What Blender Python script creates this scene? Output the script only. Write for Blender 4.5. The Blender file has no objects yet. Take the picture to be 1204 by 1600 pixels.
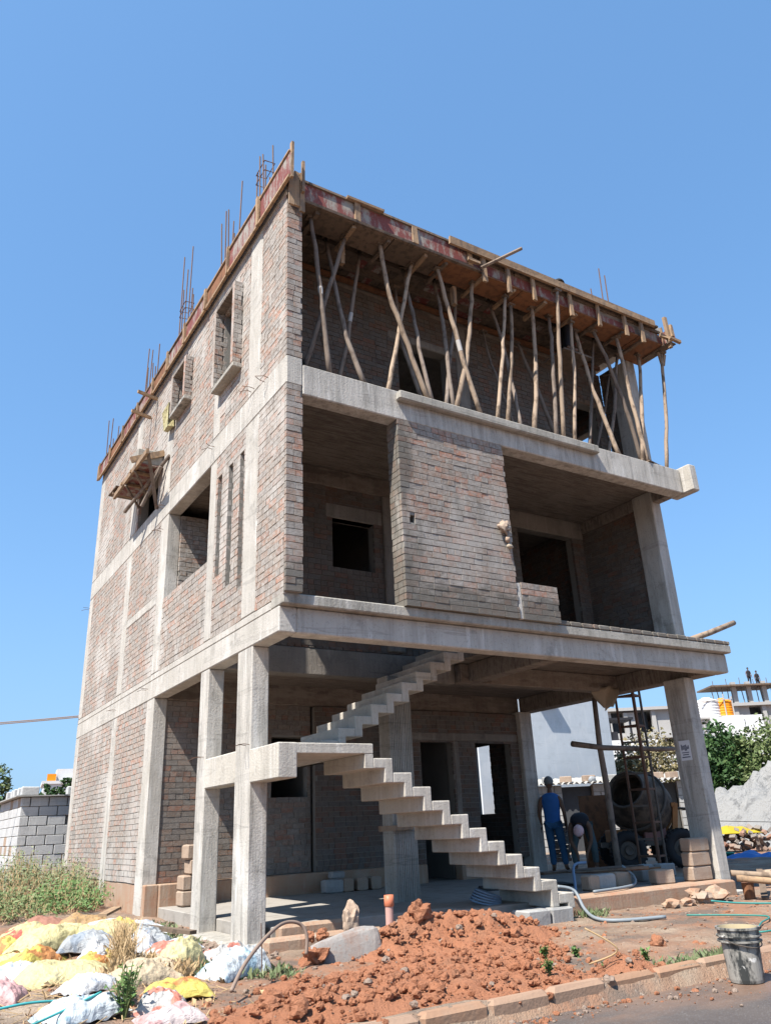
import bpy, bmesh, math, random
import numpy as np
from mathutils import Vector, Matrix, noise
random.seed(7); R_ = random.Random(11)
SC = bpy.context.scene
COL = SC.collection
PI = math.pi

# ------------------------------------------------------------------ camera
cam = bpy.data.cameras.new('camera'); camo = bpy.data.objects.new('camera', cam); COL.objects.link(camo)
yaw, pit, rol = math.radians(32.38197), math.radians(21.96084), math.radians(-2.64055)
fwd = Vector((math.sin(yaw)*math.cos(pit), math.cos(yaw)*math.cos(pit), math.sin(pit)))
rt = Vector((math.cos(yaw), -math.sin(yaw), 0)); up = rt.cross(fwd)
rt2 = math.cos(rol)*rt + math.sin(rol)*up; up2 = math.cos(rol)*up - math.sin(rol)*rt
mw = Matrix((rt2, up2, -fwd)).transposed().to_4x4(); mw.translation = Vector((-3.68948, -8.0727, 1.08052))
camo.matrix_world = mw
cam.sensor_fit = 'VERTICAL'; cam.sensor_height = 36.0; cam.lens = 36.0*1220.4/1600.0
cam.clip_start = 0.05; cam.clip_end = 6000
SC.camera = camo
# ------------------------------------------------------------------ light
SUN = Vector((-.645, -.235, 1)).normalized()
w = bpy.data.worlds.new('World'); SC.world = w; w.use_nodes = True
wn = w.node_tree; sky = wn.nodes.new('ShaderNodeTexSky'); sky.sky_type = 'NISHITA'; sky.sun_disc = False
sky.sun_elevation = math.asin(SUN.z); sky.sun_rotation = math.atan2(SUN.x, SUN.y)
sky.altitude = 900; sky.air_density = 1.0; sky.dust_density = 2.6; sky.ozone_density = 1.6
bg = wn.nodes['Background']; bg.inputs[1].default_value = 0.148
gm_ = wn.nodes.new('ShaderNodeGamma'); gm_.inputs[1].default_value = .52; wn.links.new(sky.outputs[0], gm_.inputs[0])   # evens the sky out towards the horizon
tn_ = wn.nodes.new('ShaderNodeMix'); tn_.data_type = 'RGBA'; tn_.blend_type = 'MULTIPLY'; tn_.inputs[0].default_value = 1; tn_.inputs[7].default_value = (.59, 1, 1.44, 1)
wn.links.new(gm_.outputs[0], tn_.inputs[6])
tc_ = wn.nodes.new('ShaderNodeTexCoord'); sp_ = wn.nodes.new('ShaderNodeSeparateXYZ'); wn.links.new(tc_.outputs['Generated'], sp_.inputs[0])   # pale haze all round the horizon
m1 = wn.nodes.new('ShaderNodeMath'); m1.operation = 'SUBTRACT'; m1.use_clamp = True; m1.inputs[0].default_value = 1; wn.links.new(sp_.outputs[2], m1.inputs[1])
m2 = wn.nodes.new('ShaderNodeMath'); m2.operation = 'POWER'; m2.inputs[1].default_value = 5; wn.links.new(m1.outputs[0], m2.inputs[0])
m3 = wn.nodes.new('ShaderNodeMath'); m3.operation = 'MULTIPLY'; m3.inputs[1].default_value = .8; wn.links.new(m2.outputs[0], m3.inputs[0])
hz_ = wn.nodes.new('ShaderNodeMix'); hz_.data_type = 'RGBA'; hz_.inputs[7].default_value = (1.28, 1.84, 2.5, 1); wn.links.new(m3.outputs[0], hz_.inputs[0]); wn.links.new(tn_.outputs[2], hz_.inputs[6]); wn.links.new(hz_.outputs[2], bg.inputs[0])
sl = bpy.data.lights.new('sun', 'SUN'); sl.energy = 4.6; sl.angle = math.radians(.53); sl.color = (1, .945, .86)
so = bpy.data.objects.new('sun', sl); COL.objects.link(so); so.rotation_euler = SUN.to_track_quat('Z', 'Y').to_euler()
SC.view_settings.view_transform = 'Standard'; SC.view_settings.look = 'None'
SC.view_settings.exposure = 1.22; SC.view_settings.gamma = 1
try: SC.view_settings.use_curve_mapping = False
except Exception: pass
SC.render.engine = 'CYCLES'; SC.cycles.max_bounces = 8; SC.cycles.diffuse_bounces = 2

# ------------------------------------------------------------------ materials
class NT:
    def __init__(s, name):
        s.m = bpy.data.materials.new(name); s.m.use_nodes = True; s.t = s.m.node_tree
        s.b = s.t.nodes['Principled BSDF']; s.b.inputs['Roughness'].default_value = .85
        s.b.inputs['Specular IOR Level'].default_value = .25
        s.geo = None
    def n(s, ty, **kw):
        x = s.t.nodes.new(ty)
        for k, v in kw.items(): setattr(x, k, v)
        return x
    def l(s, a, b): s.t.links.new(a, b)
    def pos(s, sc=(1, 1, 1)):
        if s.geo is None: s.geo = s.n('ShaderNodeNewGeometry')
        v = s.n('ShaderNodeVectorMath', operation='MULTIPLY'); v.inputs[1].default_value = sc
        s.l(s.geo.outputs['Position'], v.inputs[0]); return v.outputs[0]
    def obj(s, sc=(1, 1, 1)):
        t = s.n('ShaderNodeTexCoord'); v = s.n('ShaderNodeVectorMath', operation='MULTIPLY'); v.inputs[1].default_value = sc
        s.l(t.outputs['Object'], v.inputs[0]); return v.outputs[0]
    def noise(s, scale, vec=None, det=4, rough=.6, dist=0):
        x = s.n('ShaderNodeTexNoise'); x.inputs['Scale'].default_value = scale; x.inputs['Detail'].default_value = det
        x.inputs['Roughness'].default_value = rough; x.inputs['Distortion'].default_value = dist
        s.l(vec if vec is not None else s.pos(), x.inputs['Vector']); return x.outputs['Fac']
    def ramp(s, f, stops):
        r = s.n('ShaderNodeValToRGB'); e = r.color_ramp.elements
        while len(e) < len(stops): e.new(.5)
        for i, (p, c) in enumerate(stops):
            e[i].position = p; e[i].color = (c, c, c, 1) if isinstance(c, (int, float)) else (*c, 1)
        s.l(f, r.inputs[0]); return r.outputs[0]
    def mix(s, f, a, b, bt='MIX'):
        x = s.n('ShaderNodeMix', data_type='RGBA', blend_type=bt)
        for i, v in ((0, f), (6, a), (7, b)):
            if isinstance(v, (int, float)): x.inputs[i].default_value = v if i == 0 else (v, v, v, 1)
            elif isinstance(v, tuple): x.inputs[i].default_value = (*v, 1)
            else: s.l(v, x.inputs[i])
        return x.outputs[2]
    def math(s, op, a, b=0.0):
        x = s.n('ShaderNodeMath', operation=op)
        for i, v in ((0, a), (1, b)):
            if isinstance(v, (int, float)): x.inputs[i].default_value = v
            else: s.l(v, x.inputs[i])
        return x.outputs[0]
    def rnd(s):
        if s.geo is None: s.geo = s.n('ShaderNodeNewGeometry')
        o = s.n('ShaderNodeObjectInfo')
        return s.math('FRACT', s.math('ADD', s.geo.outputs['Random Per Island'], o.outputs['Random']))
    def orand(s): return s.n('ShaderNodeObjectInfo').outputs['Random']
    def bump(s, h, st=.4, d=.01):
        b = s.n('ShaderNodeBump'); b.inputs['Strength'].default_value = st; b.inputs['Distance'].default_value = d
        s.l(h, b.inputs['Height']); s.l(b.outputs[0], s.b.inputs['Normal'])
    def col(s, c):
        if isinstance(c, tuple): s.b.inputs['Base Color'].default_value = (*c, 1)
        else: s.l(c, s.b.inputs['Base Color'])
        return s
    def set(s, **k):
        for a, v in k.items(): s.b.inputs[a.replace('_', ' ')].default_value = v
        return s

def m_concrete(name, a, b, streak=.5, dark=(.16, .15, .135), pale=(.5, .48, .45), board=0.0):
    t = NT(name)
    c = t.mix(t.ramp(t.noise(1.7, det=6), [(.3, 0.), (.7, 1.)]), a, b)
    orr = t.orand(); va = t.math('ADD', .25, t.math('MULTIPLY', orr, .95))
    c = t.mix(t.math('MULTIPLY', orr, .3), c, pale if pale[0] < .5 else b)
    c = t.mix(t.math('MULTIPLY', t.math('MULTIPLY', t.ramp(t.noise(7.0, t.pos((1, 1, .11)), 6, .75), [(.46, 0.), (.62, 1.)]), streak), va), c, dark)
    c = t.mix(t.ramp(t.noise(5.0, t.pos((.06, .06, 1)), 3, .5), [(.60, 0.), (.615, .4), (.63, .1)]), c, dark)
    c = t.mix(t.math('MULTIPLY', t.ramp(t.noise(9.0, t.pos((1, 1, .1)), 4, .6), [(.56, 0.), (.68, 1.)]), .6), c, pale)
    c = t.mix(t.math('MULTIPLY', t.ramp(t.noise(.9, det=3), [(.58, 0.), (.66, 1.)]), .45), c, pale)
    c = t.mix(t.math('MULTIPLY', t.ramp(t.noise(2.4, det=7, rough=.75), [(.56, 0.), (.66, 1.)]), .45), c, dark)
    c = t.mix(t.ramp(t.noise(36, det=5), [(.32, .4), (.44, 0.)]), c, dark)
    t.col(c)
    h = t.math('ADD', t.noise(38, det=6, rough=.7), t.math('MULTIPLY', t.noise(22, t.pos((1, 1, .06)), 2), .8))
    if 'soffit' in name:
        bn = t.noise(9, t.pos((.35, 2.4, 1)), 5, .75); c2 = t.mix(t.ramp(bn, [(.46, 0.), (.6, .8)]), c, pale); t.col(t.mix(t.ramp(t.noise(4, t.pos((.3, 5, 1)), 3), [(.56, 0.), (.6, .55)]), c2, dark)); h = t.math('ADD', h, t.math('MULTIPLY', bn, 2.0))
    t.bump(h, .55, .012)
    return t.m
CONC = m_concrete('concrete', (.36, .335, .295), (.46, .43, .39), .5, pale=(.58, .56, .53))
CONC_D = m_concrete('weathered_concrete', (.27, .25, .215), (.37, .345, .305), .75, (.09, .085, .075), (.42, .40, .37))
CONC_S = m_concrete('stair_concrete', (.38, .35, .305), (.47, .435, .38), .35, (.2, .18, .155))
def rough_soffit(m):
    return m
SOFFIT = m_concrete('soffit_concrete', (.15, .12, .10), (.21, .17, .14), .4, (.08, .065, .055), (.24, .21, .18))  # formwork-stained, and darkened further to deepen the shade under slabs
PLASTER = m_concrete('plaster_wall', (.44, .47, .50), (.50, .53, .56), .12, (.36, .38, .40), (.56, .57, .58))
WHITE = m_concrete('white_paint', (.56, .555, .55), (.60, .595, .59), .1, (.47, .465, .46), (.64, .64, .64))
TANPL = m_concrete('mud_stained_plaster', (.29, .19, .125), (.35, .26, .19), .6, (.33, .135, .07), (.38, .31, .25))
CONC_I = m_concrete('inner_shade_concrete', (.17, .15, .13), (.23, .205, .18), .5, (.09, .08, .07), (.27, .25, .22))  # darker copy of the concrete, indoor shade put into its colour
CBLOCK = m_concrete('block_concrete', (.25, .245, .235), (.32, .315, .305), .2, (.17, .165, .16), (.37, .365, .355))
TBLOCK = m_concrete('tan_block', (.30, .21, .15), (.35, .26, .195), .25, (.22, .15, .11), (.33, .28, .23))
BOULD = m_concrete('slab_stone', (.17, .155, .145), (.24, .225, .21), .3, (.22, .12, .08), (.28, .265, .25))

def m_brick(name, smear=.5, dark=1.0, moss=0):
    t = NT(name); r = t.rnd()
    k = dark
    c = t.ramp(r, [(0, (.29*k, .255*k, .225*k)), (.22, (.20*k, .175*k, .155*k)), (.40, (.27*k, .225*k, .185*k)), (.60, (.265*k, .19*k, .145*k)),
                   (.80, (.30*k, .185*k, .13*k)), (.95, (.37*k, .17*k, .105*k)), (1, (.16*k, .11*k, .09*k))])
    c = t.mix(t.ramp(t.noise(30, det=5, rough=.7), [(.38, .65), (.58, 0.)]), c, (.17*k, .145*k, .13*k))
    c = t.mix(t.math('MULTIPLY', t.ramp(t.noise(17, t.pos((1, 1, .25)), 4), [(.58, 0.), (.68, 1.)]), smear*.7), c, (.42*k, .40*k, .37*k))
    sm = t.math('MULTIPLY', t.ramp(t.noise(13, t.pos((1, 1, 1.6)), 5, .7), [(.42, 0.), (.62, 1.)]), smear)
    c = t.mix(sm, c, (.36*k, .335*k, .305*k))
    big = t.math('MULTIPLY', t.ramp(t.noise(.8, t.pos((1, 1, .7)), 7, .72), [(.5, 0.), (.6, 1.)]), smear*.85)
    c = t.mix(big, c, (.42*k, .395*k, .365*k))
    c = t.mix(t.math('MULTIPLY', t.ramp(t.noise(2.2, t.pos((1, 1, .3)), 4), [(.60, 0.), (.72, 1.)]), .55), c, (.12*k, .115*k, .10*k))
    c = t.mix(t.ramp(t.noise(.45, det=3), [(.35, .22), (.65, 0.)]), c, (.15*k, .125*k, .11*k))
    if moss:   # damp stains rising from the ledge
        sx = t.n('ShaderNodeSeparateXYZ'); t.l(t.pos(), sx.inputs[0])
        g = t.math('SUBTRACT', t.math('MULTIPLY', t.noise(2.6, t.pos((1, 1, 2)), 5), 1.6), t.math('MULTIPLY', t.math('ABSOLUTE', t.math('SUBTRACT', sx.outputs[2], 3.75)), 1.1))
        g2 = t.math('SUBTRACT', t.math('MULTIPLY', t.noise(2.1, t.pos((1, 1, .6)), 5), 1.45), t.math('MULTIPLY', t.math('ABSOLUTE', t.math('SUBTRACT', sx.outputs[0], 1.75)), 1.7))
        c = t.mix(t.math('MULTIPLY', t.ramp(t.math('MAXIMUM', g, g2), [(.36, 0.), (.62, 1.)]), .7), c, (.085, .08, .068))
    t.col(c); t.bump(t.noise(45, det=5, rough=.7), .6, .008); t.set(Roughness=.92)
    return t.m
BRICK = m_brick('brick_clay', .85, 1.08); BRICK_P = m_brick('brick_clay_front', .6, .98, 1); BRICK_M = m_brick('brick_clay_shade', .45, .72); BRICK_R = m_brick('brick_clay_red', .12, .85); BRICK_I = m_brick('brick_clay_deep_shade', .3, .5)  # BRICK_M and BRICK_I carry indoor shade in their darker colour
t = NT('mortar'); t.col(t.mix(t.noise(3), (.17, .16, .145), (.25, .235, .21))); t.bump(t.noise(60), .6, .006); MORTAR = t.m
t = NT('inside_mortar'); t.col(t.mix(t.noise(3), (.15, .14, .125), (.23, .215, .195))); MORTAR_I = t.m

def m_wood(name, a, b, d, along=(1, 1, .12), sc=26):
    t = NT(name); r = t.orand()
    c = t.mix(t.noise(sc, t.pos(along), 4, .65), a, b)
    c = t.mix(t.ramp(t.noise(9, t.pos((1, 1, .5)), 3), [(.5, 0.), (.62, .8)]), c, d)
    c = t.mix(t.math('MULTIPLY', r, .5), c, d)
    t.col(c); t.bump(t.noise(40, t.pos(along), 4), .6, .01); return t.m
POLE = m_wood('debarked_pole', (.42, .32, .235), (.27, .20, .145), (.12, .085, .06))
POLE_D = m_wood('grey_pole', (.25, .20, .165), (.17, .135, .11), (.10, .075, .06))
PLANK = m_wood('sawn_timber', (.38, .255, .15), (.29, .19, .115), (.17, .12, .085), (.3, .3, .3))
PLANK_D = m_wood('old_timber', (.20, .14, .10), (.13, .095, .07), (.07, .055, .042), (.3, .3, .3))
PLYO = m_wood('orange_plywood', (.27, .125, .06), (.20, .09, .045), (.12, .06, .035), (.3, .3, .3), 12)
t = NT('red_film_board'); c = t.mix(t.noise(3), (.21, .065, .052), (.14, .042, .038))
c = t.mix(t.ramp(t.noise(5, t.pos((1, 1, .35)), 5, .75), [(.47, 0.), (.6, .95)]), c, (.28, .26, .225)); t.col(c); t.bump(t.noise(30), .3, .004); t.set(Roughness=.7); REDB = t.m
t = NT('rusty_steel'); t.col(t.mix(t.noise(30), (.085, .05, .038), (.18, .10, .065))); t.set(Metallic=.2, Roughness=.75); RUST = t.m
t = NT('dark_steel'); t.col(t.mix(t.noise(12), (.05, .045, .04), (.13, .105, .085))); t.set(Roughness=.6); DSTEEL = t.m
t = NT('drum_steel'); t.col(t.mix(t.ramp(t.noise(5, det=6), [(.4, 0.), (.6, 1.)]), (.05, .04, .032), (.13, .098, .072))); t.bump(t.noise(25), .5, .01); DRUM = t.m
t = NT('rubber'); t.col((.025, .025, .027)); RUBBER = t.m
t = NT('orange_paint'); t.col(t.mix(t.noise(7), (.45, .19, .06), (.25, .12, .06))); ORP = t.m

def m_plain(name, c, c2=None, sc=8, rough=.8, bump=.0):
    t = NT(name); t.col(t.mix(t.noise(sc, det=5), c, c2 if c2 else tuple(x*.75 for x in c))); t.set(Roughness=rough)
    if bump: t.bump(t.noise(sc*5), bump, .006)
    return t.m
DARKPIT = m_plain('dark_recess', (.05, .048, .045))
SKIN = m_plain('skin', (.16, .09, .06), (.12, .068, .045), 20, .6)
BLUEV = m_plain('blue_cotton', (.03, .13, .36), (.02, .09, .27), 12); JEANS = m_plain('blue_jeans', (.03, .10, .20), (.02, .07, .14), 14)
GREYC = m_plain('grey_cotton', (.20, .21, .21), (.12, .13, .13), 10); DARKC = m_plain('dark_cotton', (.02, .02, .025)); HAIR = m_plain('black_hair', (.012, .011, .01))
CHECK = m_plain('checked_headcloth', (.80, .74, .72), (.62, .22, .24), 22); WHC = m_plain('white_cotton', (.7, .68, .65)); TEAL = m_plain('grey_green_trousers', (.09, .13, .14), (.06, .09, .10))
HOSE = m_plain('grey_hose', (.22, .25, .27), (.16, .18, .20), 10, .5); PVC = m_plain('orange_pvc', (.52, .17, .09), (.42, .14, .08), 8, .45)
PVCP = m_plain('faded_pvc', (.48, .30, .27), (.40, .24, .2), 8, .5)
TARPB = m_plain('blue_tarp', (.03, .15, .42), (.02, .10, .30), 6, .5); GREENP = m_plain('green_plastic', (.02, .22, .12), None, 6, .5)
YELP = m_plain('yellow_plastic', (.40, .31, .02), (.30, .22, .015), 6, .5); TANKO = m_plain('orange_tank', (.75, .26, .01), (.68, .22, .01), 3, .5)
CLOTHB = m_plain('beige_cloth', (.36, .30, .23), (.28, .23, .17), 9)
PAPER = m_plain('paper', (.72, .72, .74), (.66, .66, .69)); INK = m_plain('ink', (.08, .09, .14))
FARGREY = m_plain('far_concrete', (.30, .29, .275), (.37, .355, .34), .8); FARDARK = m_plain('far_opening', (.06, .065, .075))
ASBEST = m_plain('cement_sheet', (.27, .265, .25), (.36, .35, .33), 5)
LIMEW = m_plain('chalk_white', (.52, .50, .48), (.38, .35, .32), 30)
NYLON = m_plain('wire_black', (.03, .03, .03)); WIRE = m_plain('cable_brown', (.26, .18, .13))

def m_sack(name, c, c2, patch=None, pr=.6):
    t = NT(name)
    k = t.mix(t.noise(6, det=5), c, c2)
    k = t.mix(t.math('MULTIPLY', t.ramp(t.noise(11, det=6, rough=.7), [(.52, 0.), (.7, 1.)]), .55), k, (.11, .08, .055))
    k = t.mix(t.math('MULTIPLY', t.ramp(t.noise(30, t.pos((1, .25, 1)), 1), [(.60, 0.), (.63, .5)]), t.ramp(t.noise(3.3, det=1), [(.55, 0.), (.57, .8)])), k, (.05, .06, .09))
    if patch: k = t.mix(t.math('MULTIPLY', t.ramp(t.noise(4.2, t.pos((1, 1.3, 1)), 2), [(.55, 0.), (.58, 1.)]), pr), k, patch)
    t.col(k); t.set(Roughness=.55)
    vo = t.n('ShaderNodeTexVoronoi'); vo.inputs['Scale'].default_value = 8; vo.inputs['Detail'].default_value = 2; t.l(t.pos((1, 1, .7)), vo.inputs['Vector'])
    t.bump(t.math('ADD', t.math('MULTIPLY', vo.outputs['Distance'], .7), t.math('ADD', t.noise(9, det=4, rough=.6, dist=1.5), t.math('MULTIPLY', t.noise(170, det=1), .08))), .75, .03); return t.m
SK_Y = m_sack('pale_yellow_weave', (0.488, 0.429, 0.222), (0.414, 0.370, 0.200)); SK_YB = m_sack('yellow_weave', (0.459, 0.385, 0.074), (0.407, 0.318, 0.104), (0.370, 0.096, 0.052), .7)
SK_W = m_sack('white_weave', (0.488, 0.488, 0.488), (0.385, 0.392, 0.407), (0.222, 0.281, 0.385), .5); SK_G = m_sack('grey_weave', (0.311, 0.318, 0.318), (0.237, 0.252, 0.266), (0.148, 0.192, 0.252), .5)
SK_R = m_sack('red_print_weave', (0.459, 0.407, 0.222), (0.407, 0.340, 0.163), (0.370, 0.074, 0.059), .95); SK_O = m_sack('brown_weave', (0.340, 0.222, 0.111), (0.281, 0.174, 0.081))
SK_C = m_sack('cream_cloth', (0.444, 0.355, 0.244), (0.370, 0.296, 0.200), (0.370, 0.222, 0.163), .3); SK_P = m_sack('pink_weave', (0.459, 0.222, 0.222), (0.429, 0.326, 0.311), (0.444, 0.444, 0.429), .6)
SK_WR = m_sack('white_red_weave', (0.429, 0.414, 0.385), (0.355, 0.340, 0.318), (0.429, 0.104, 0.059), .8); SK_WB = m_sack('white_blue_weave', (0.488, 0.511, 0.518), (0.407, 0.459, 0.488), (0.185, 0.333, 0.429), .6)
NETT = m_plain('brown_netting', (.30, .15, .11), (.22, .11, .08), 30, .9, .8)

def m_leaf(name, a, b, dry=None):
    t = NT(name); r = t.rnd(); c = t.mix(r, a, b)
    if dry: c = t.mix(t.ramp(t.noise(2.5), [(.56, 0.), (.72, .6)]), c, dry)
    t.col(c); t.set(Roughness=.6)
    try: t.b.inputs['Subsurface Weight'].default_value = 0
    except Exception: pass
    return t.m
LEAF_D = m_leaf('dark_leaf', (.025, .06, .018), (.06, .115, .035)); LEAF_M = m_leaf('olive_leaf', (.07, .11, .035), (.16, .19, .08)); LEAF_B = m_leaf('dry_leaf', (.14, .13, .06), (.26, .21, .12))
LEAF_W = m_leaf('weed_leaf', (.085, .125, .05), (.18, .205, .105), (.24, .22, .14)); LEAF_G = m_leaf('fresh_leaf', (.055, .115, .03), (.12, .19, .06)); STRAW = m_leaf('straw', (.34, .23, .12), (.45, .32, .18))
BARK = m_plain('bark', (.16, .12, .09), (.10, .075, .055), 12, .9, .6)

# dirt, soil, asphalt
t = NT('bare_earth'); p = t.pos()
red = t.ramp(t.noise(.55, det=5), [(.42, 0.), (.6, 1.)])
c = t.mix(t.ramp(t.noise(1.9, det=8, rough=.7), [(.36, 0.), (.64, 1.)]), (.17, .115, .08), (.33, .26, .195))
c = t.mix(red, c, (.27, .14, .085))
c = t.mix(t.ramp(t.noise(1.15, det=6), [(.52, 0.), (.62, .85)]), c, (.12, .10, .085))
c = t.mix(t.ramp(t.noise(19, det=3), [(.62, 0.), (.7, .8)]), c, (.34, .29, .24))
c = t.mix(t.ramp(t.noise(45, det=3), [(.3, .6), (.46, 0.)]), c, (.16, .12, .09))
t.col(c); t.bump(t.math('ADD', t.noise(9, det=8, rough=.7), t.math('MULTIPLY', t.noise(60, det=3), .5)), .9, .04); EARTH = t.m
t = NT('red_soil')
c = t.mix(t.noise(3, det=6), (.36, .135, .065), (.42, .195, .11))
c = t.mix(t.ramp(t.noise(1.3, t.pos((1, 1.2, .6)), 5), [(.58, 0.), (.7, .6)]), c, (.25, .145, .095))
c = t.mix(t.ramp(t.noise(60, det=3), [(.32, .5), (.5, 0.)]), c, (.24, .09, .045))
c = t.mix(t.math('MULTIPLY', t.rnd(), .35), c, (.38, .175, .10))
t.col(c); t.bump(t.math('ADD', t.noise(16, det=8, rough=.75), t.math('MULTIPLY', t.noise(80, det=3), .4)), 1, .05); SOIL = t.m
t = NT('grey_clay'); c = t.mix(t.noise(6, det=6), (.20, .155, .125), (.27, .195, .15)); t.col(c); t.bump(t.noise(25, det=6), 1, .03); CLAY = t.m
t = NT('wet_asphalt')
c = t.mix(t.noise(1.4, det=5), (.058, .046, .041), (.10, .083, .073))
c = t.mix(t.ramp(t.noise(.9, t.pos((.5, 1.2, 1)), 6), [(.46, 0.), (.62, .85)]), c, (.17, .10, .065))
c = t.mix(t.ramp(t.noise(120, det=2), [(.58, 0.), (.7, .6)]), c, (.22, .21, .2))
t.col(c); t.l(t.ramp(t.noise(1.1, det=4), [(.4, .42), (.62, .85)]), t.b.inputs['Roughness']); t.set(Specular_IOR_Level=.5)
t.bump(t.noise(140, det=3), .5, .006); ROAD = t.m
t = NT('kerb_stone'); c = t.mix(t.noise(5, det=6), (.25, .135, .078), (.30, .185, .12)); c = t.mix(t.ramp(t.noise(7, t.pos((1, 1, .2)), 4), [(.56, 0.), (.7, .6)]), c, (.24, .16, .11)); c = t.mix(t.math('MULTIPLY', t.orand(), .3), c, (.33, .27, .22)); t.col(c); t.bump(t.noise(40), .5, .008); KERBM = t.m
t = NT('floor_screed'); c = t.mix(t.noise(2, det=6), (.25, .23, .205), (.33, .305, .275)); c = t.mix(t.ramp(t.noise(5, det=6), [(.5, 0.), (.66, .6)]), c, (.18, .16, .14)); t.col(c); t.bump(t.noise(30, det=5), .5, .01); SCREED = t.m
t = NT('stone_dust'); c = t.mix(t.noise(1.6, det=6), (.21, .207, .20), (.27, .266, .26)); c = t.mix(t.ramp(t.noise(3, det=6), [(.54, 0.), (.64, .7)]), c, (.12, .12, .12)); t.col(c); t.bump(t.noise(14, det=8), 1, .08); DUST = t.m
HBLOCK = m_concrete('hut_block', (.38, .38, .375), (.46, .46, .455), .15, (.28, .28, .28), (.54, .54, .53))
t = NT('bucket_plastic'); c = t.mix(t.ramp(t.noise(9, t.pos((1, 1, .5)), 6, .7), [(.44, 0.), (.56, 1.)]), (.035, .037, .036), (.26, .245, .22)); c = t.mix(t.ramp(t.noise(14, det=4), [(.62, 0.), (.68, 1.)]), c, (.55, .53, .50)); t.col(c); t.set(Roughness=.45); BUCK = t.m
t = NT('bucket_inside'); t.col(t.mix(t.noise(12), (.42, .34, .2), (.30, .25, .17))); BUCKI = t.m

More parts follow.
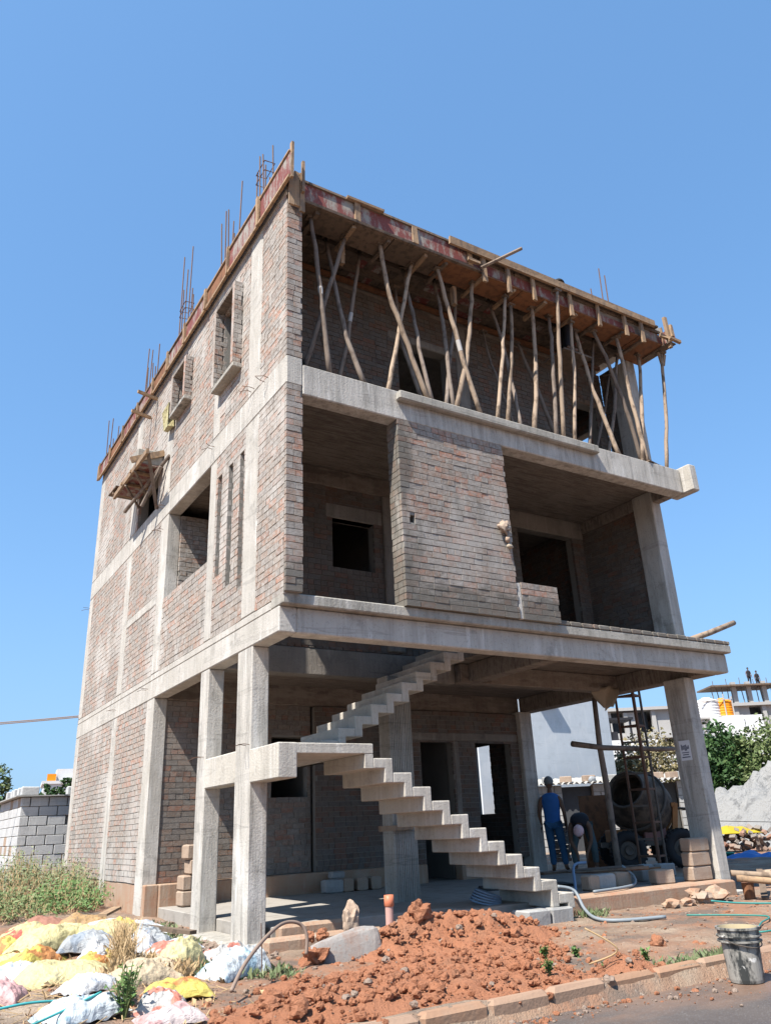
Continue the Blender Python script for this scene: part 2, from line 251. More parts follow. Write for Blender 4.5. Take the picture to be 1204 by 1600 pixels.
# ------------------------------------------------------------------ mesh building
WM = {}
def wm(o):
    if o is None: return Matrix.Identity(4)
    return WM.get(o.name, Matrix.Identity(4))
class MB:
    def __init__(s): s.v = []; s.f = []
    def add(s, vs, fs):
        n = len(s.v); s.v += [tuple(x) for x in vs]; s.f += [tuple(i+n for i in q) for q in fs]; return s
    def box(s, x0, x1, y0, y1, z0, z1, j=0):
        vs = [(x, y, z) for z in (z0, z1) for x, y in ((x0, y0), (x1, y0), (x1, y1), (x0, y1))]
        if j: vs = [tuple(c+R_.uniform(-j, j) for c in p) for p in vs]
        return s.add(vs, [(3, 2, 1, 0), (4, 5, 6, 7), (0, 1, 5, 4), (1, 2, 6, 5), (2, 3, 7, 6), (3, 0, 4, 7)])
    def bbox(s, x0, x1, y0, y1, z0, z1, b=.012):   # box with worn edges
        b = min(b, (x1-x0)*.4, (y1-y0)*.4, (z1-z0)*.4); vs = []
        for z, e in ((z0, b), (z0+b, 0), (z1-b, 0), (z1, b)):
            X0, X1, Y0, Y1 = x0+e, x1-e, y0+e, y1-e
            c = b
            vs += [(X0+c, Y0, z), (X1-c, Y0, z), (X1, Y0+c, z), (X1, Y1-c, z), (X1-c, Y1, z), (X0+c, Y1, z), (X0, Y1-c, z), (X0, Y0+c, z)]
        fs = [tuple(range(7, -1, -1)), tuple(range(24, 32))]
        for r in range(3):
            for i in range(8):
                k = (i+1) % 8; fs.append((r*8+i, r*8+k, r*8+8+k, r*8+8+i))
        return s.add(vs, fs)
    def obox(s, c, ax, ay, az, j=0):
        c, ax, ay, az = map(Vector, (c, ax, ay, az))
        vs = [c+ax*a+ay*b+az*d for d in (-.5, .5) for a, b in ((-.5, -.5), (.5, -.5), (.5, .5), (-.5, .5))]
        if j: vs = [p+Vector([R_.uniform(-j, j) for _ in range(3)]) for p in vs]
        return s.add(vs, [(3, 2, 1, 0), (4, 5, 6, 7), (0, 1, 5, 4), (1, 2, 6, 5), (2, 3, 7, 6), (3, 0, 4, 7)])
    def bar(s, a, b, w_, h_, upv=(0, 0, 1)):
        a, b = Vector(a), Vector(b); d = b-a; u = Vector(upv)
        sx = d.cross(u)
        if sx.length < 1e-4: sx = d.cross(Vector((1, 0, 0)))
        sx.normalize(); sz = sx.cross(d).normalized()
        return s.obox((a+b)/2, d, sx*w_, sz*h_)
    def tube(s, pts, r, n=8, cap=True, jit=0):
        pts = [Vector(p) for p in pts]; m = len(pts); vs = []
        rr = r if isinstance(r, (list, tuple)) else [r]*m
        pv = None
        for i, p in enumerate(pts):
            d = (pts[min(i+1, m-1)]-pts[max(i-1, 0)]).normalized()
            if pv is None: pv = d.orthogonal().normalized()
            else: pv = (pv-d*pv.dot(d)).normalized()
            q = d.cross(pv)
            for k in range(n):
                a = 2*PI*k/n; ra = rr[i]*(1+R_.uniform(-jit, jit))
                vs.append(p+(pv*math.cos(a)+q*math.sin(a))*ra)
        fs = [(i*n+k, i*n+(k+1) % n, (i+1)*n+(k+1) % n, (i+1)*n+k) for i in range(m-1) for k in range(n)]
        if cap: fs += [tuple(range(n-1, -1, -1)), tuple(range((m-1)*n, m*n))]
        return s.add(vs, fs)
    def ring(s, c, ax, R, r, n=24, m=8):
        ax = Vector(ax).normalized(); u = ax.orthogonal().normalized(); q = ax.cross(u); c = Vector(c); vs = []
        for i in range(n):
            a = 2*PI*i/n; d = u*math.cos(a)+q*math.sin(a)
            for k in range(m):
                b = 2*PI*k/m; vs.append(c+d*(R+r*math.cos(b))+ax*(r*math.sin(b)))
        return s.add(vs, [(i*m+k, ((i+1) % n)*m+k, ((i+1) % n)*m+(k+1) % m, i*m+(k+1) % m) for i in range(n) for k in range(m)])
    def lathe(s, c, ax, prof, n=24):
        ax = Vector(ax).normalized(); u = ax.orthogonal().normalized(); q = ax.cross(u); c = Vector(c); vs = []
        for r, h in prof:
            for i in range(n):
                a = 2*PI*i/n; vs.append(c+ax*h+(u*math.cos(a)+q*math.sin(a))*max(r, 1e-4))
        return s.add(vs, [(j*n+i, j*n+(i+1) % n, (j+1)*n+(i+1) % n, (j+1)*n+i) for j in range(len(prof)-1) for i in range(n)])
    def prism(s, poly, y0, y1):  # poly in (x,z), extruded along y; poly may be an L: give convex pieces as quads list
        n = len(poly); vs = [(x, y0, z) for x, z in poly]+[(x, y1, z) for x, z in poly]
        return s.add(vs, [tuple(range(n)), tuple(range(2*n-1, n-1, -1))]+[(i, i+n, (i+1) % n+n, (i+1) % n) for i in range(n)])
    def rock(s, c, r, sub=1, sq=(1, 1, .8), rough=.35, seed=0):
        V, F = ICO[sub]; o = Vector((seed*3.7, seed*1.3, seed*7.1)); vs = []
        for v in V:
            k = 1+rough*noise.noise(v*1.6+o)*1.6+rough*.5*noise.noise(v*4+o)
            vs.append((c[0]+v.x*r*sq[0]*k, c[1]+v.y*r*sq[1]*k, c[2]+v.z*r*sq[2]*k))
        return s.add(vs, F)
    def build(s, name, mat, parent=None, world=True, smooth=False, kind=None, label=None):
        me = bpy.data.meshes.new(name)
        vs = s.v
        if parent is not None and world:
            im = wm(parent).inverted(); vs = [tuple(im @ Vector(p)) for p in vs] if im != Matrix.Identity(4) else vs
        me.from_pydata(vs, [], s.f); me.update()
        bm = bmesh.new(); bm.from_mesh(me); bmesh.ops.recalc_face_normals(bm, faces=bm.faces[:]); bm.to_mesh(me); bm.free()
        if smooth: me.polygons.foreach_set('use_smooth', [True]*len(me.polygons))
        me.materials.append(mat)
        o = bpy.data.objects.new(name, me); COL.objects.link(o)
        if parent is not None: o.parent = parent; WM[o.name] = wm(parent)
        if kind: o['kind'] = kind
        if label: o['label'] = label
        return o
ICO = {}
for sub in (1, 2, 3):
    b = bmesh.new(); bmesh.ops.create_icosphere(b, subdivisions=sub, radius=1); b.verts.index_update()
    ICO[sub] = ([v.co.copy() for v in b.verts], [tuple(v.index for v in f.verts) for f in b.faces]); b.free()

def tag(o, label, cat, group=None):
    o['label'] = label; o['category'] = cat
    if group: o['group'] = group
    return o
def thing(name, label, cat, loc=(0, 0, 0), rz=0, group=None):
    o = bpy.data.objects.new(name, None); COL.objects.link(o); o.location = loc; o.rotation_euler = (0, 0, rz); o.empty_display_size = .2
    WM[o.name] = Matrix.Translation(Vector(loc)) @ Matrix.Rotation(rz, 4, 'Z')
    return tag(o, label, cat, group)
def single(mb, name, mat, label, cat, group=None, smooth=False, base=None):
    """a thing that is one mesh, its origin at its base"""
    a = np.array(mb.v); c = base if base else (a[:, 0].mean(), a[:, 1].mean(), a[:, 2].min())
    o = MB().add([(x-c[0], y-c[1], z-c[2]) for x, y, z in mb.v], mb.f).build(name, mat, None, smooth=smooth)
    o.location = c; WM[o.name] = Matrix.Translation(Vector(c)); return tag(o, label, cat, group)

def gridsolid(us, vs, filled, P):
    """solid plate with holes: us,vs grid lines, filled(u,v) tells a cell, P(u,v,side) gives the point"""
    mb = MB(); idx = {}
    def V(i, j, s):
        k = (i, j, s)
        if k not in idx: idx[k] = len(mb.v); mb.v.append(tuple(P(us[i], vs[j], s)))
        return idx[k]
    nu, nv = len(us)-1, len(vs)-1
    F = [[filled((us[i]+us[i+1])/2, (vs[j]+vs[j+1])/2) for j in range(nv)] for i in range(nu)]
    ok = lambda i, j: 0 <= i < nu and 0 <= j < nv and F[i][j]
    for i in range(nu):
        for j in range(nv):
            if not F[i][j]: continue
            for s in (0, 1): mb.f.append((V(i, j, s), V(i+1, j, s), V(i+1, j+1, s), V(i, j+1, s)))
            for di, dj, a, b in ((-1, 0, (i, j), (i, j+1)), (1, 0, (i+1, j), (i+1, j+1)), (0, -1, (i, j), (i+1, j)), (0, 1, (i, j+1), (i+1, j+1))):
                if not ok(i+di, j+dj): mb.f.append((V(*a, 0), V(*b, 0), V(*b, 1), V(*a, 1)))
    return mb
NB = [0]; BM_ = []
def unit_bricks(mat):
    out = []
    for k in range(4):
        mb = MB().bbox(-.5, .5, -.5, .5, -.5, .5, .02)
        mb.v = [tuple(c+R_.uniform(-.014, .014)*(1 if i else .3) for i, c in enumerate(p)) for p in mb.v]
        me = bpy.data.meshes.new('brick'); me.from_pydata(mb.v, [], mb.f); me.update()
        bm = bmesh.new(); bm.from_mesh(me); bmesh.ops.recalc_face_normals(bm, faces=bm.faces[:]); bm.to_mesh(me); bm.free()
        me.materials.append(mat); out.append(me)
    return out
def brickwall(parent, axis, plane, sgn, a0, a1, z0, z1, holes=(), th=.2, mat=None, single_bricks=False, ch=.088, L=.235, name='brick_wall', core=True):
    """axis 'x': wall in the plane X=plane (runs along Y); sgn -1: outward normal is negative. bricks stand proud of recessed mortar."""
    mat = mat or BRICK; D = .055; inward = -sgn
    def P(a, d, z): return (plane+inward*d, a, z) if axis == 'x' else (a, plane+inward*d, z)
    us = sorted({a0, a1, *[h[i] for h in holes for i in (0, 1) if a0 < h[i] < a1]}); vs = sorted({z0, z1, *[h[i] for h in holes for i in (2, 3) if z0 < h[i] < z1]})
    fl = lambda u, v: not any(h[0] < u < h[1] and h[2] < v < h[3] for h in holes)
    us[0] += .008; us[-1] -= .008
    wall = gridsolid(us, vs, fl, lambda u, v, s: P(u, .011 if s == 0 else th, v)).build(name, MORTAR_I if mat is BRICK_I else MORTAR, parent)
    n = max(1, round((z1-z0)/ch)); c = (z1-z0)/n; stuff = MB(); rr = random.Random(int(abs(plane)*977+a0*131+z0*37))
    ub = None
    if single_bricks: ub = unit_bricks(mat)
    for k in range(n):
        zb = z0+k*c+.0045; zt = z0+(k+1)*c-.0045; zm = (zb+zt)/2
        iv = [(a0, a1)]
        for h in holes:
            if h[2] < zm < h[3]:
                nv = []
                for s, e in iv:
                    if h[1] <= s or h[0] >= e: nv.append((s, e)); continue
                    if h[0] > s: nv.append((s, h[0]))
                    if h[1] < e: nv.append((h[1], e))
                iv = nv
        off = (L/2 if k % 2 else 0)+rr.uniform(-.03, .03)
        hdr = rr.random() < .22
        for s, e in iv:
            x = s-off if off > 0 else s
            first = True
            while x < e-.02:
                l = L/2 if (hdr or rr.random() < .06) else L
                A, B = max(x, s), min(x+l-.0065, e); x += l
                if B-A < .03: continue
                pr = rr.uniform(-.0035, .0035); dz = rr.uniform(-.0015, .0015)+.012*noise.noise(Vector((A*.9+plane*3, zb*.7, 1.3)))
                if single_bricks and NB[0] < 300:
                    NB[0] += 1
                    o = bpy.data.objects.new('brick', rr.choice(ub)); COL.objects.link(o); o.parent = wall
                    o.location = P((A+B)/2, pr+D/2, zm+dz)
                    o.scale = (D, B-A, zt-zb) if axis == 'x' else (B-A, D, zt-zb)
                else:
                    j = .0016
                    p0 = P(A, pr, 0); p1 = P(B, pr+D, 0)
                    stuff.box(min(p0[0], p1[0]), max(p0[0], p1[0]), min(p0[1], p1[1]), max(p0[1], p1[1]), zb+dz, zt+dz, j)
    if stuff.v: stuff.build('brick', mat, wall, kind='stuff')
    return wall

# ------------------------------------------------------------------ ground, road, kerb
def fbm(x, y, s=1.0, o=4): return noise.fractal(Vector((x*s, y*s, 3.3)), 1.0, 2.0, o)
def sst(a, b, x): t_ = min(1, max(0, (x-a)/(b-a))); return t_*t_*(3-2*t_)
def gz(x, y):
    if y < -3.72: return -.13
    z = -.10
    z += .16*sst(2, 7, y)*sst(1.0, -.5, x)
    z += .17*sst(.8, 2.4, y)*sst(8.1, 8.6, x)
    z += .15*sst(-3.0, -3.6, y)
    z += .17*math.exp(-((x+1.45)/.75)**2-((y-1.7)/1.7)**2)+.08*math.exp(-((x+1.9)/.6)**2-((y+.6)/.8)**2)
    z += .022*fbm(x, y, 1.3)+.014*fbm(x+9, y, 6, 3)
    return z
def lines(a, b, st, far):
    mid = list(np.arange(a, b+1e-6, st)); out = mid[:]; d = st; x = b
    while x < far: d *= 1.35; x += d; out.append(x)
    d = st; x = a
    while x > -far: d *= 1.35; x -= d; out.insert(0, x)
    return out
gx = lines(-5, 13, .09, 2500); gy = lines(-5, 12, .09, 2500)
gm = MB(); gm.v = [(x, y, gz(x, y)) for y in gy for x in gx]; nx = len(gx)
gm.f = [(j*nx+i, j*nx+i+1, (j+1)*nx+i+1, (j+1)*nx+i) for j in range(len(gy)-1) for i in range(nx-1)]
gm.build('ground', EARTH, smooth=True, kind='structure')
rm = MB(); rx = lines(-9, 14, .5, 60); ry = list(np.arange(-13, -3.66, .35))+[-3.66]
rm.v = [(x, y, -.055+.004*fbm(x, y, 1.5)) for y in ry for x in rx]; nx = len(rx)
rm.f = [(j*nx+i, j*nx+i+1, (j+1)*nx+i+1, (j+1)*nx+i) for j in range(len(ry)-1) for i in range(nx-1)]
rm.build('road', ROAD, smooth=True, kind='structure')
kerb = thing('kerb', 'orange stained concrete kerb between the wet road and the red soil verge', 'kerb', (0, -3.6, -.1))
x = -9.0
while x < 14:
    l = .5 if R_.random() < .8 else .42
    dy = R_.uniform(-.004, .004); dz = R_.uniform(-.004, .004)
    mb = MB().bbox(x+.001, x+l-.001, -3.685+dy, -3.585+dy, -.2, .075+dz, .026)
    mb.v = [(a+R_.uniform(-.003, .003), b_+R_.uniform(-.003, .003)+max(0, a+.5)*.012, c+R_.uniform(-.003, .003)) for a, b_, c in mb.v]
    mb.build('kerb_stone', KERBM, kerb); x += l

# ------------------------------------------------------------------ the house
H = thing('unfinished_house', 'unfinished three storey brick and concrete house with open front balconies', 'house')
def part(name, mat, *boxes, parent=None, bev=.014):
    mb = MB()
    for b in boxes: mb.bbox(*b, b=bev)
    return mb.build(name, mat, parent or H)
TH = .232
colY = {'g': [(.979, 1.45), (2.55, 2.87), (5.22, 5.62), (7.65, 8.0), (11.04, 11.38)],
        'f': [(.92, 1.39), (2.56, 2.84), (5.07, 5.5), (7.52, 7.9), (11.02, 11.38)], 's': [(.9, 1.35), (2.53, 2.83), (5.12, 5.46), (7.45, 7.9), (10.98, 11.38)]}
for y0, y1 in colY['g']: part('column', CONC, (-.003, TH, y0, y1, -.5, 3.249))
for y0, y1 in colY['f']: part('column', CONC, (-.003, TH, y0, y1, 3.672, 6.519))
for y0, y1 in colY['s']: part('column', CONC, (-.003, TH, y0, y1, 6.952, 9.74))
# middle column with board ribs
mb = MB().bbox(2.71, 3.12, 2.2, 2.5, 0, 3.249, b=.01)
for k in range(13):
    x0 = 2.722+k*.0305; mb.box(x0, x0+.017, 2.2-R_.uniform(.006, .014), 2.203, .1, 3.24, .002)
mb.build('column', CONC_D, H)
# front right column, wider foot
part('column', CONC, (7.76, 8.012, .712, 1.165, -.3, 3.249)); part('column', CONC, (7.765, 8.012, .715, 1.165, 3.70, 6.73)); part('column', CONC, (7.765, 8.012, .715, 1.165, 6.862, 9.62))
part('column_foot', CONC, (7.62, 8.10, .55, .708, -.3, -.06))
part('column', CONC, (7.72, 8.06, 4.98, 5.3, -.1, 3.249))
# beams level one
part('beam', CONC, (-.004, TH, .18, 11.382, 3.25, 3.565), (-.004, TH, .425, 11.382, 3.562, 3.671))
part('beam', CONC, (TH+.001, 8.265, .18, .42, 3.252, 3.562))
part('ledge', CONC_D, (-.002, 8.275, .062, .424, 3.566, 3.70))
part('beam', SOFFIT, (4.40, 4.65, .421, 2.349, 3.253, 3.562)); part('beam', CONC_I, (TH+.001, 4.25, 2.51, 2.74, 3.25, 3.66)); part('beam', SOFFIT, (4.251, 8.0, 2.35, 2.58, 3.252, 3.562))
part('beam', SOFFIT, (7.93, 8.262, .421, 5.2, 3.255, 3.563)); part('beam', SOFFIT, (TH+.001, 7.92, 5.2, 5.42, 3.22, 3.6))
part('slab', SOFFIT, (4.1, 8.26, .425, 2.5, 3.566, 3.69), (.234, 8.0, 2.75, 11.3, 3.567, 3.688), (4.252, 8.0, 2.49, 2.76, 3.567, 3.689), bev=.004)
# stair opening edge brick course on the inner beam
mb = MB()
for k in range(34): mb.box(TH+.01+k*.118, TH+.115+k*.118, 2.505, 2.72, 3.662, 3.76, .004)
mb.build('brick_course', BRICK_I, H, kind='stuff')
# bricks bedded on the right part of the ledge
k_ = 0; x = 4.36
while x < 8.25:
    l = R_.choice([.115, .235, .235]); dz = R_.uniform(0, .012)*(1 if x < 7 else .2)
    MB().bbox(x, min(x+l-.012, 8.27), .058, .3, 3.703, 3.765+dz, .012).build('brick', BRICK_P, H); x += l
# level two
part('beam', CONC, (-.004, TH, .003, 11.382, 6.52, 6.951))
part('beam', CONC, (TH+.001, 7.76, .0, .25, 6.40, 6.858))
part('beam_end', CONC, (7.772, 7.955, -.21, .3, 6.40, 6.905), bev=.02)
part('ledge', CONC_D, (1.685, 5.62, -.115, -.002, 6.675, 6.82), bev=.02)
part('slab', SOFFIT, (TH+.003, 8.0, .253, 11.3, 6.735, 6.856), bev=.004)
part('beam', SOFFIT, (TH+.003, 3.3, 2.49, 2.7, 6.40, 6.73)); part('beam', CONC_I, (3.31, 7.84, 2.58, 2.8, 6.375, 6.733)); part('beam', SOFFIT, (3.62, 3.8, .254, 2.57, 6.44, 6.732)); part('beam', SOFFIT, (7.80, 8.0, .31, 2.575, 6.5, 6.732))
part('column', CONC_I, (2.94, 3.27, 2.46, 2.72, 3.692, 6.398))
part('lintel', CONC_I, (1.85, 2.935, 2.492, 2.68, 5.85, 6.1))
# roof slab and beams inside the shuttering
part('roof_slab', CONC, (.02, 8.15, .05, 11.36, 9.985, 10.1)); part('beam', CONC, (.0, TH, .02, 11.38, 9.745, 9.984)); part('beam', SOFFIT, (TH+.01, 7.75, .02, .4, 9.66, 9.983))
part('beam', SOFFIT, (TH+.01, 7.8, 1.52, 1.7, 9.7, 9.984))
# left brick wall, three storeys
g, f, s = colY['g'], colY['f'], colY['s']
brickwall(H, 'x', 0, -1, 5.62, 7.65, .42, 3.25); brickwall(H, 'x', 0, -1, 8.0, 11.04, .42, 3.25)
part('plinth_wall', TANPL, (.012, TH, 5.1, 11.38, -.4, .415))
for a0, a1, hs in ((.055, .92, ()), (1.39, 2.56, ((1.42, 1.58, 4.16, 6.17), (1.85, 2.035, 4.31, 6.17), (2.31, 2.48, 4.53, 6.16))), (2.84, 5.07, ((2.84, 5.07, 4.927, 6.52),)), (5.5, 7.52, ()), (7.9, 11.02, ())):
    brickwall(H, 'x', 0, -1, a0, a1, 3.672, 6.519, hs)
for a0, a1, hs in ((.055, .9, ()), (1.35, 2.53, ((1.74, 2.47, 7.75, 9.15),)), (2.83, 5.12, ((4.2, 4.82, 8.47, 9.2),)), (5.46, 7.45, ((5.9, 7.3, 6.96, 7.72),)), (7.9, 10.98, ())):
    brickwall(H, 'x', 0, -1, a0, a1, 6.952, 9.744, hs)
part('lintel', CONC, (-.006, .1, 5.505, 7.51, 4.93, 5.1)); 
# slit backs and window depth: plates behind
# pier front faces
brickwall(H, 'y', 0, -1, .0, .229, 3.70, 6.52, th=.055, single_bricks=True, mat=BRICK_P)
brickwall(H, 'y', 0, -1, .0, .229, 6.952, 9.62, th=.055, single_bricks=True, mat=BRICK_P)
part('pier_core', MORTAR, (.06, .225, .28, .918, 3.70, 6.51), (.06, .225, .28, .898, 6.96, 9.7), bev=.003)
# brick panel and low wall on the first floor
brickwall(H, 'y', 0, -1, 1.69, 3.585, 3.702, 6.40, holes=((1.82, 1.90, 4.86, 4.97),), th=.27, single_bricks=True, mat=BRICK_P)
brickwall(H, 'x', 1.685, -1, .056, .27, 3.702, 6.40, th=.1, mat=BRICK_P)
brickwall(H, 'y', 0, -1, 3.66, 4.35, 3.702, 4.245, th=.22, single_bricks=True, mat=BRICK_P)
part('mortar_joint', CONC, (3.589, 3.655, .012, .2, 3.702, 4.23), bev=.006)
# inner walls
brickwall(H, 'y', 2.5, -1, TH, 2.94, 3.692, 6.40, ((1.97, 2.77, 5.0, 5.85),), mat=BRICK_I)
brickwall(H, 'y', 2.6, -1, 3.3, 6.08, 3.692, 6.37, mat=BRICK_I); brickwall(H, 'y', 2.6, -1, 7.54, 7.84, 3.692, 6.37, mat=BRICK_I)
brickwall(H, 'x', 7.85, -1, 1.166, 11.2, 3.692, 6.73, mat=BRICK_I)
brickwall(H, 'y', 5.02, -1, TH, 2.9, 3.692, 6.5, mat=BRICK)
part('inner_wall', MORTAR_I, (1.3, 1.4, 2.71, 5.015, 3.692, 6.73))  # added partition, shuts light out so the room behind the window stays dark
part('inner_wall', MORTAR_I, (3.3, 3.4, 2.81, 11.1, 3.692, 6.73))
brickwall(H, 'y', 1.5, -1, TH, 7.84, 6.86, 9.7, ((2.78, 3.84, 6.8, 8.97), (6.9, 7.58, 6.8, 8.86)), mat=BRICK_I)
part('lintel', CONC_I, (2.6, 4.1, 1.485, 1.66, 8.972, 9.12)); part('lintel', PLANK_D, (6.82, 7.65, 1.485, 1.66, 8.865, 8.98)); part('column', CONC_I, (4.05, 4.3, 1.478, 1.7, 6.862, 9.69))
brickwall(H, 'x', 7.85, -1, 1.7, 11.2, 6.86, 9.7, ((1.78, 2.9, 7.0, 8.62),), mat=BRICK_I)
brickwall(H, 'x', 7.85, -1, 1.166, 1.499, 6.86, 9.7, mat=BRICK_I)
part('inner_wall', MORTAR_I, (.234, 7.84, 4.6, 4.75, 6.86, 9.9)); part('inner_wall', MORTAR_I, (2.5, 2.62, 1.72, 4.59, 6.86, 9.9))
# ground floor inner walls
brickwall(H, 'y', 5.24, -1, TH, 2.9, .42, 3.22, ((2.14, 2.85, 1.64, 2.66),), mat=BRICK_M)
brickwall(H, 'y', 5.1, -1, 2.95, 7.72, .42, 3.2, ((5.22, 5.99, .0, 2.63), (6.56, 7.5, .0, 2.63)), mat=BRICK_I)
part('lintel', CONC_I, (5.0, 7.7, 5.085, 5.28, 2.635, 2.79))
part('plinth_wall', TANPL, (TH, 5.21, 5.06, 5.3, -.1, .415), (6.0, 6.55, 5.06, 5.3, -.1, .415)); part('jamb', CONC_I, (6.02, 6.14, 5.09, 5.28, .42, 2.63))
part('inner_wall', MORTAR_I, (2.95, 3.05, 5.4, 11.1, .1, 3.3)); part('inner_wall', MORTAR_I, (6.05, 6.15, 5.4, 11.1, .1, 3.3), (6.16, 7.84, 8.2, 8.3, .1, 3.3))
brickwall(H, 'x', 7.86, -1, 5.31, 11.2, .1, 3.22, ((6.27, 6.95, 1.24, 2.72),), mat=BRICK_I)
part('back_wall', MORTAR, (.235, 8.0, 11.2, 11.38, -.2, 9.9))
# floor and plinth
part('floor_slab', SCREED, (.236, 8.05, 1.46, 11.1, -.3, .10), (.3, 8.0, 1.0, 1.458, -.3, .10), (2.7, 4.3, .62, .998, -.3, .099), bev=.01)
part('plinth_wall', TANPL, (4.30, 7.755, .45, .998, -.35, .105), bev=.02)
part('plinth_wall', TANPL, (.06, 1.5, .55, .75, -.5, .03), bev=.03); part('plinth_wall', TANPL, (.34, 1.35, .86, .99, -.4, .12), bev=.03)
part('footing', CONC_D, (-.12, .26, .88, 3.0, -.4, -.04), bev=.04)
# plaster patch streaks at the foot of the inner wall
# staircase
ST = bpy.data.objects.new('staircase', None); COL.objects.link(ST); ST.parent = H; WM['staircase'] = Matrix.Identity(4)
def step(name, poly, y0, y1):
    a, b, c, d, e, f_ = poly
    mb = MB(); n = 6
    vs = [(x, y0, z) for x, z in poly]+[(x, y1, z) for x, z in poly]
    mb.add(vs, [(0, 1, 4, 5), (1, 2, 3, 4), (11, 10, 7, 6), (10, 9, 8, 7)]+[(i, i+6, (i+1) % 6+6, (i+1) % 6) for i in range(6)])
    o = mb.build(name, CONC_S, ST)
    m = o.modifiers.new('b', 'BEVEL'); m.width = .012; m.segments = 2; m.limit_method = 'ANGLE'
Y0, Y1 = .168, 1.22; X = lambda k: 1.213+.2645*k; Zs = lambda k: 2.003-.163*k; T = .115
for k in range(1, 12):
    xa, xb, z, zn = X(k-1), X(k), Zs(k), Zs(k+1)
    bot = zn-T if k < 10 else (.06 if k == 10 else .03)
    step('step', [(xa, z), (xb, z), (xb, max(bot, .03)), (xb-T, max(bot, .03)), (xb-T, max(z-T, .04)), (xa, max(z-T, .04))], Y0, Y1)
mb = MB().bbox(.003, X(0), Y0, 2.46, 1.888, 2.003, b=.008)
mb.bbox(X(0)-T, X(0)-.001, Y0+.002, Y1, 1.725, 1.8875, b=.005); mb.build('landing', CONC_S, ST)
mb = MB().bbox(-.004, .228, Y0-.002, .977, 1.63, 2.006, b=.01); mb.build('landing_beam', CONC_S, ST)
part('landing_beam', CONC_S, (-.005, .228, 1.452, 2.548, 1.652, 2.03))
for k in range(1, 11):
    r0, r1 = 1.62+.2575*(k-3), 1.62+.2575*(k-2); z, zp = 2.003+.163*k, 2.003+.163*(k-1)
    step('step', [(r1, z), (r0, z), (r0, zp-T), (r0+T, zp-T), (r0+T, z-T), (r1, z-T)], 1.3, 2.45)
# projecting window boxes
def winbox(y0, y1, z0, z1, p):
    mb = MB(); mb.bbox(-p, .2, y0-.02, y1+.02, z0, z0+.075, b=.008); mb.build('window_box', CONC_D, H)
    brickwall(H, 'y', y0, -1, -p, -.006, z0+.076, z1, th=.085, mat=BRICK, L=.14, name='window_box_side')
    brickwall(H, 'y', y1-.09, -1, -p, -.006, z0+.076, z1, th=.085, mat=BRICK, L=.14, name='window_box_side')
    part('window_box_side', BRICK, (-p-.003, -p+.02, y0+.001, y0+.085, z0+.077, z1), (-p-.003, -p+.02, y1-.085, y1-.001, z0+.077, z1), bev=.004)
    brickwall(H, 'y', y1-.09, -1, .012, .23, z0+.09, z1-.12, th=.02, mat=BRICK, L=.2, name='window_jamb')
    part('lintel', SOFFIT, (-p, .2, y0+.09, y1-.09, z1-.08, z1), bev=.004)
winbox(1.65, 2.57, 7.66, 9.25, .15); winbox(4.08, 4.92, 8.36, 9.28, .15)
# starter bars on the roof
def starter(x0, y0, z0, tops, tie, lean=.03):
    e = bpy.data.objects.new('column_starter', None); COL.objects.link(e); e.parent = H; WM[e.name] = Matrix.Identity(4)
    P_ = [(0, 0), (.16, 0), (.16, .33), (0, .33), (0, .17), (.16, .17)]
    for (dx, dy), h in zip(P_, tops):
        a = (x0+dx, y0+dy, z0); l1, l2 = R_.uniform(-lean, lean), R_.uniform(-lean, lean)
        MB().tube([a, (a[0]+l1*.4, a[1]+l2*.4, z0+h*.5), (a[0]+l1, a[1]+l2, z0+h)], .0125, 5).build('rebar', RUST, e)
    for zt in tie:
        q = [(x0-.01, y0-.01, zt), (x0+.17, y0-.01, zt+.02), (x0+.17, y0+.34, zt), (x0-.01, y0+.34, zt-.02), (x0-.01, y0-.01, zt)]
        MB().tube(q, .009, 4).build('stirrup', RUST, e)
starter(.03, .95, 9.9, [1.45, 1.7, 1.6, 1.35, 1.55, 1.2], [11.0, 11.2]); starter(.03, 2.5, 9.9, [1.5, 2.3, 1.65, 1.5, 1.6, 1.2], [], .06)
starter(.03, 4.95, 9.9, [2.0, 1.4, 2.9, 2.6, 1.6, 1.7], [10.95, 11.1], .05); starter(.03, 7.4, 9.9, [1.5, 1.7, 1.4, 1.75, 1.1, 1.2], [], .04)
starter(.03, 11.0, 9.9, [1.5, 1.3, 1.1, 1.6, .8, .9], [10.4], .03); starter(7.55, .85, 9.9, [2.0, 1.85, 1.75, .9, .8, .8], [], .05)
# stub bars poking out of the left wall joints
for y, z in ((1.0, 2.06), (2.6, 2.06), (5.6, 3.45), (7.8, 3.4), (5.3, 6.75), (2.7, 6.8), (1.1, 7.0), (11.3, 6.3), (5.35, 6.3), (.6, 6.9)):
    for k in range(2): MB().tube([(0.05, y+k*.12, z), (-.08, y+k*.12+R_.uniform(-.03, .03), z+.01), (-.17, y+k*.1+R_.uniform(-.08, .08), z+R_.uniform(-.04, .05))], .005, 4).build('stub_bar', RUST, H)

# ------------------------------------------------------------------ shuttering of the roof edge
F = thing('roof_shuttering', 'red board and timber shuttering nailed round the edge of the roof slab', 'formwork', (0, 0, 9.6))
def plk(x0, x1, y0, y1, z0, z1, mat=PLANK, name='plank', j=.006): return MB().box(x0, x1, y0, y1, z0, z1, j).build(name, mat, F)
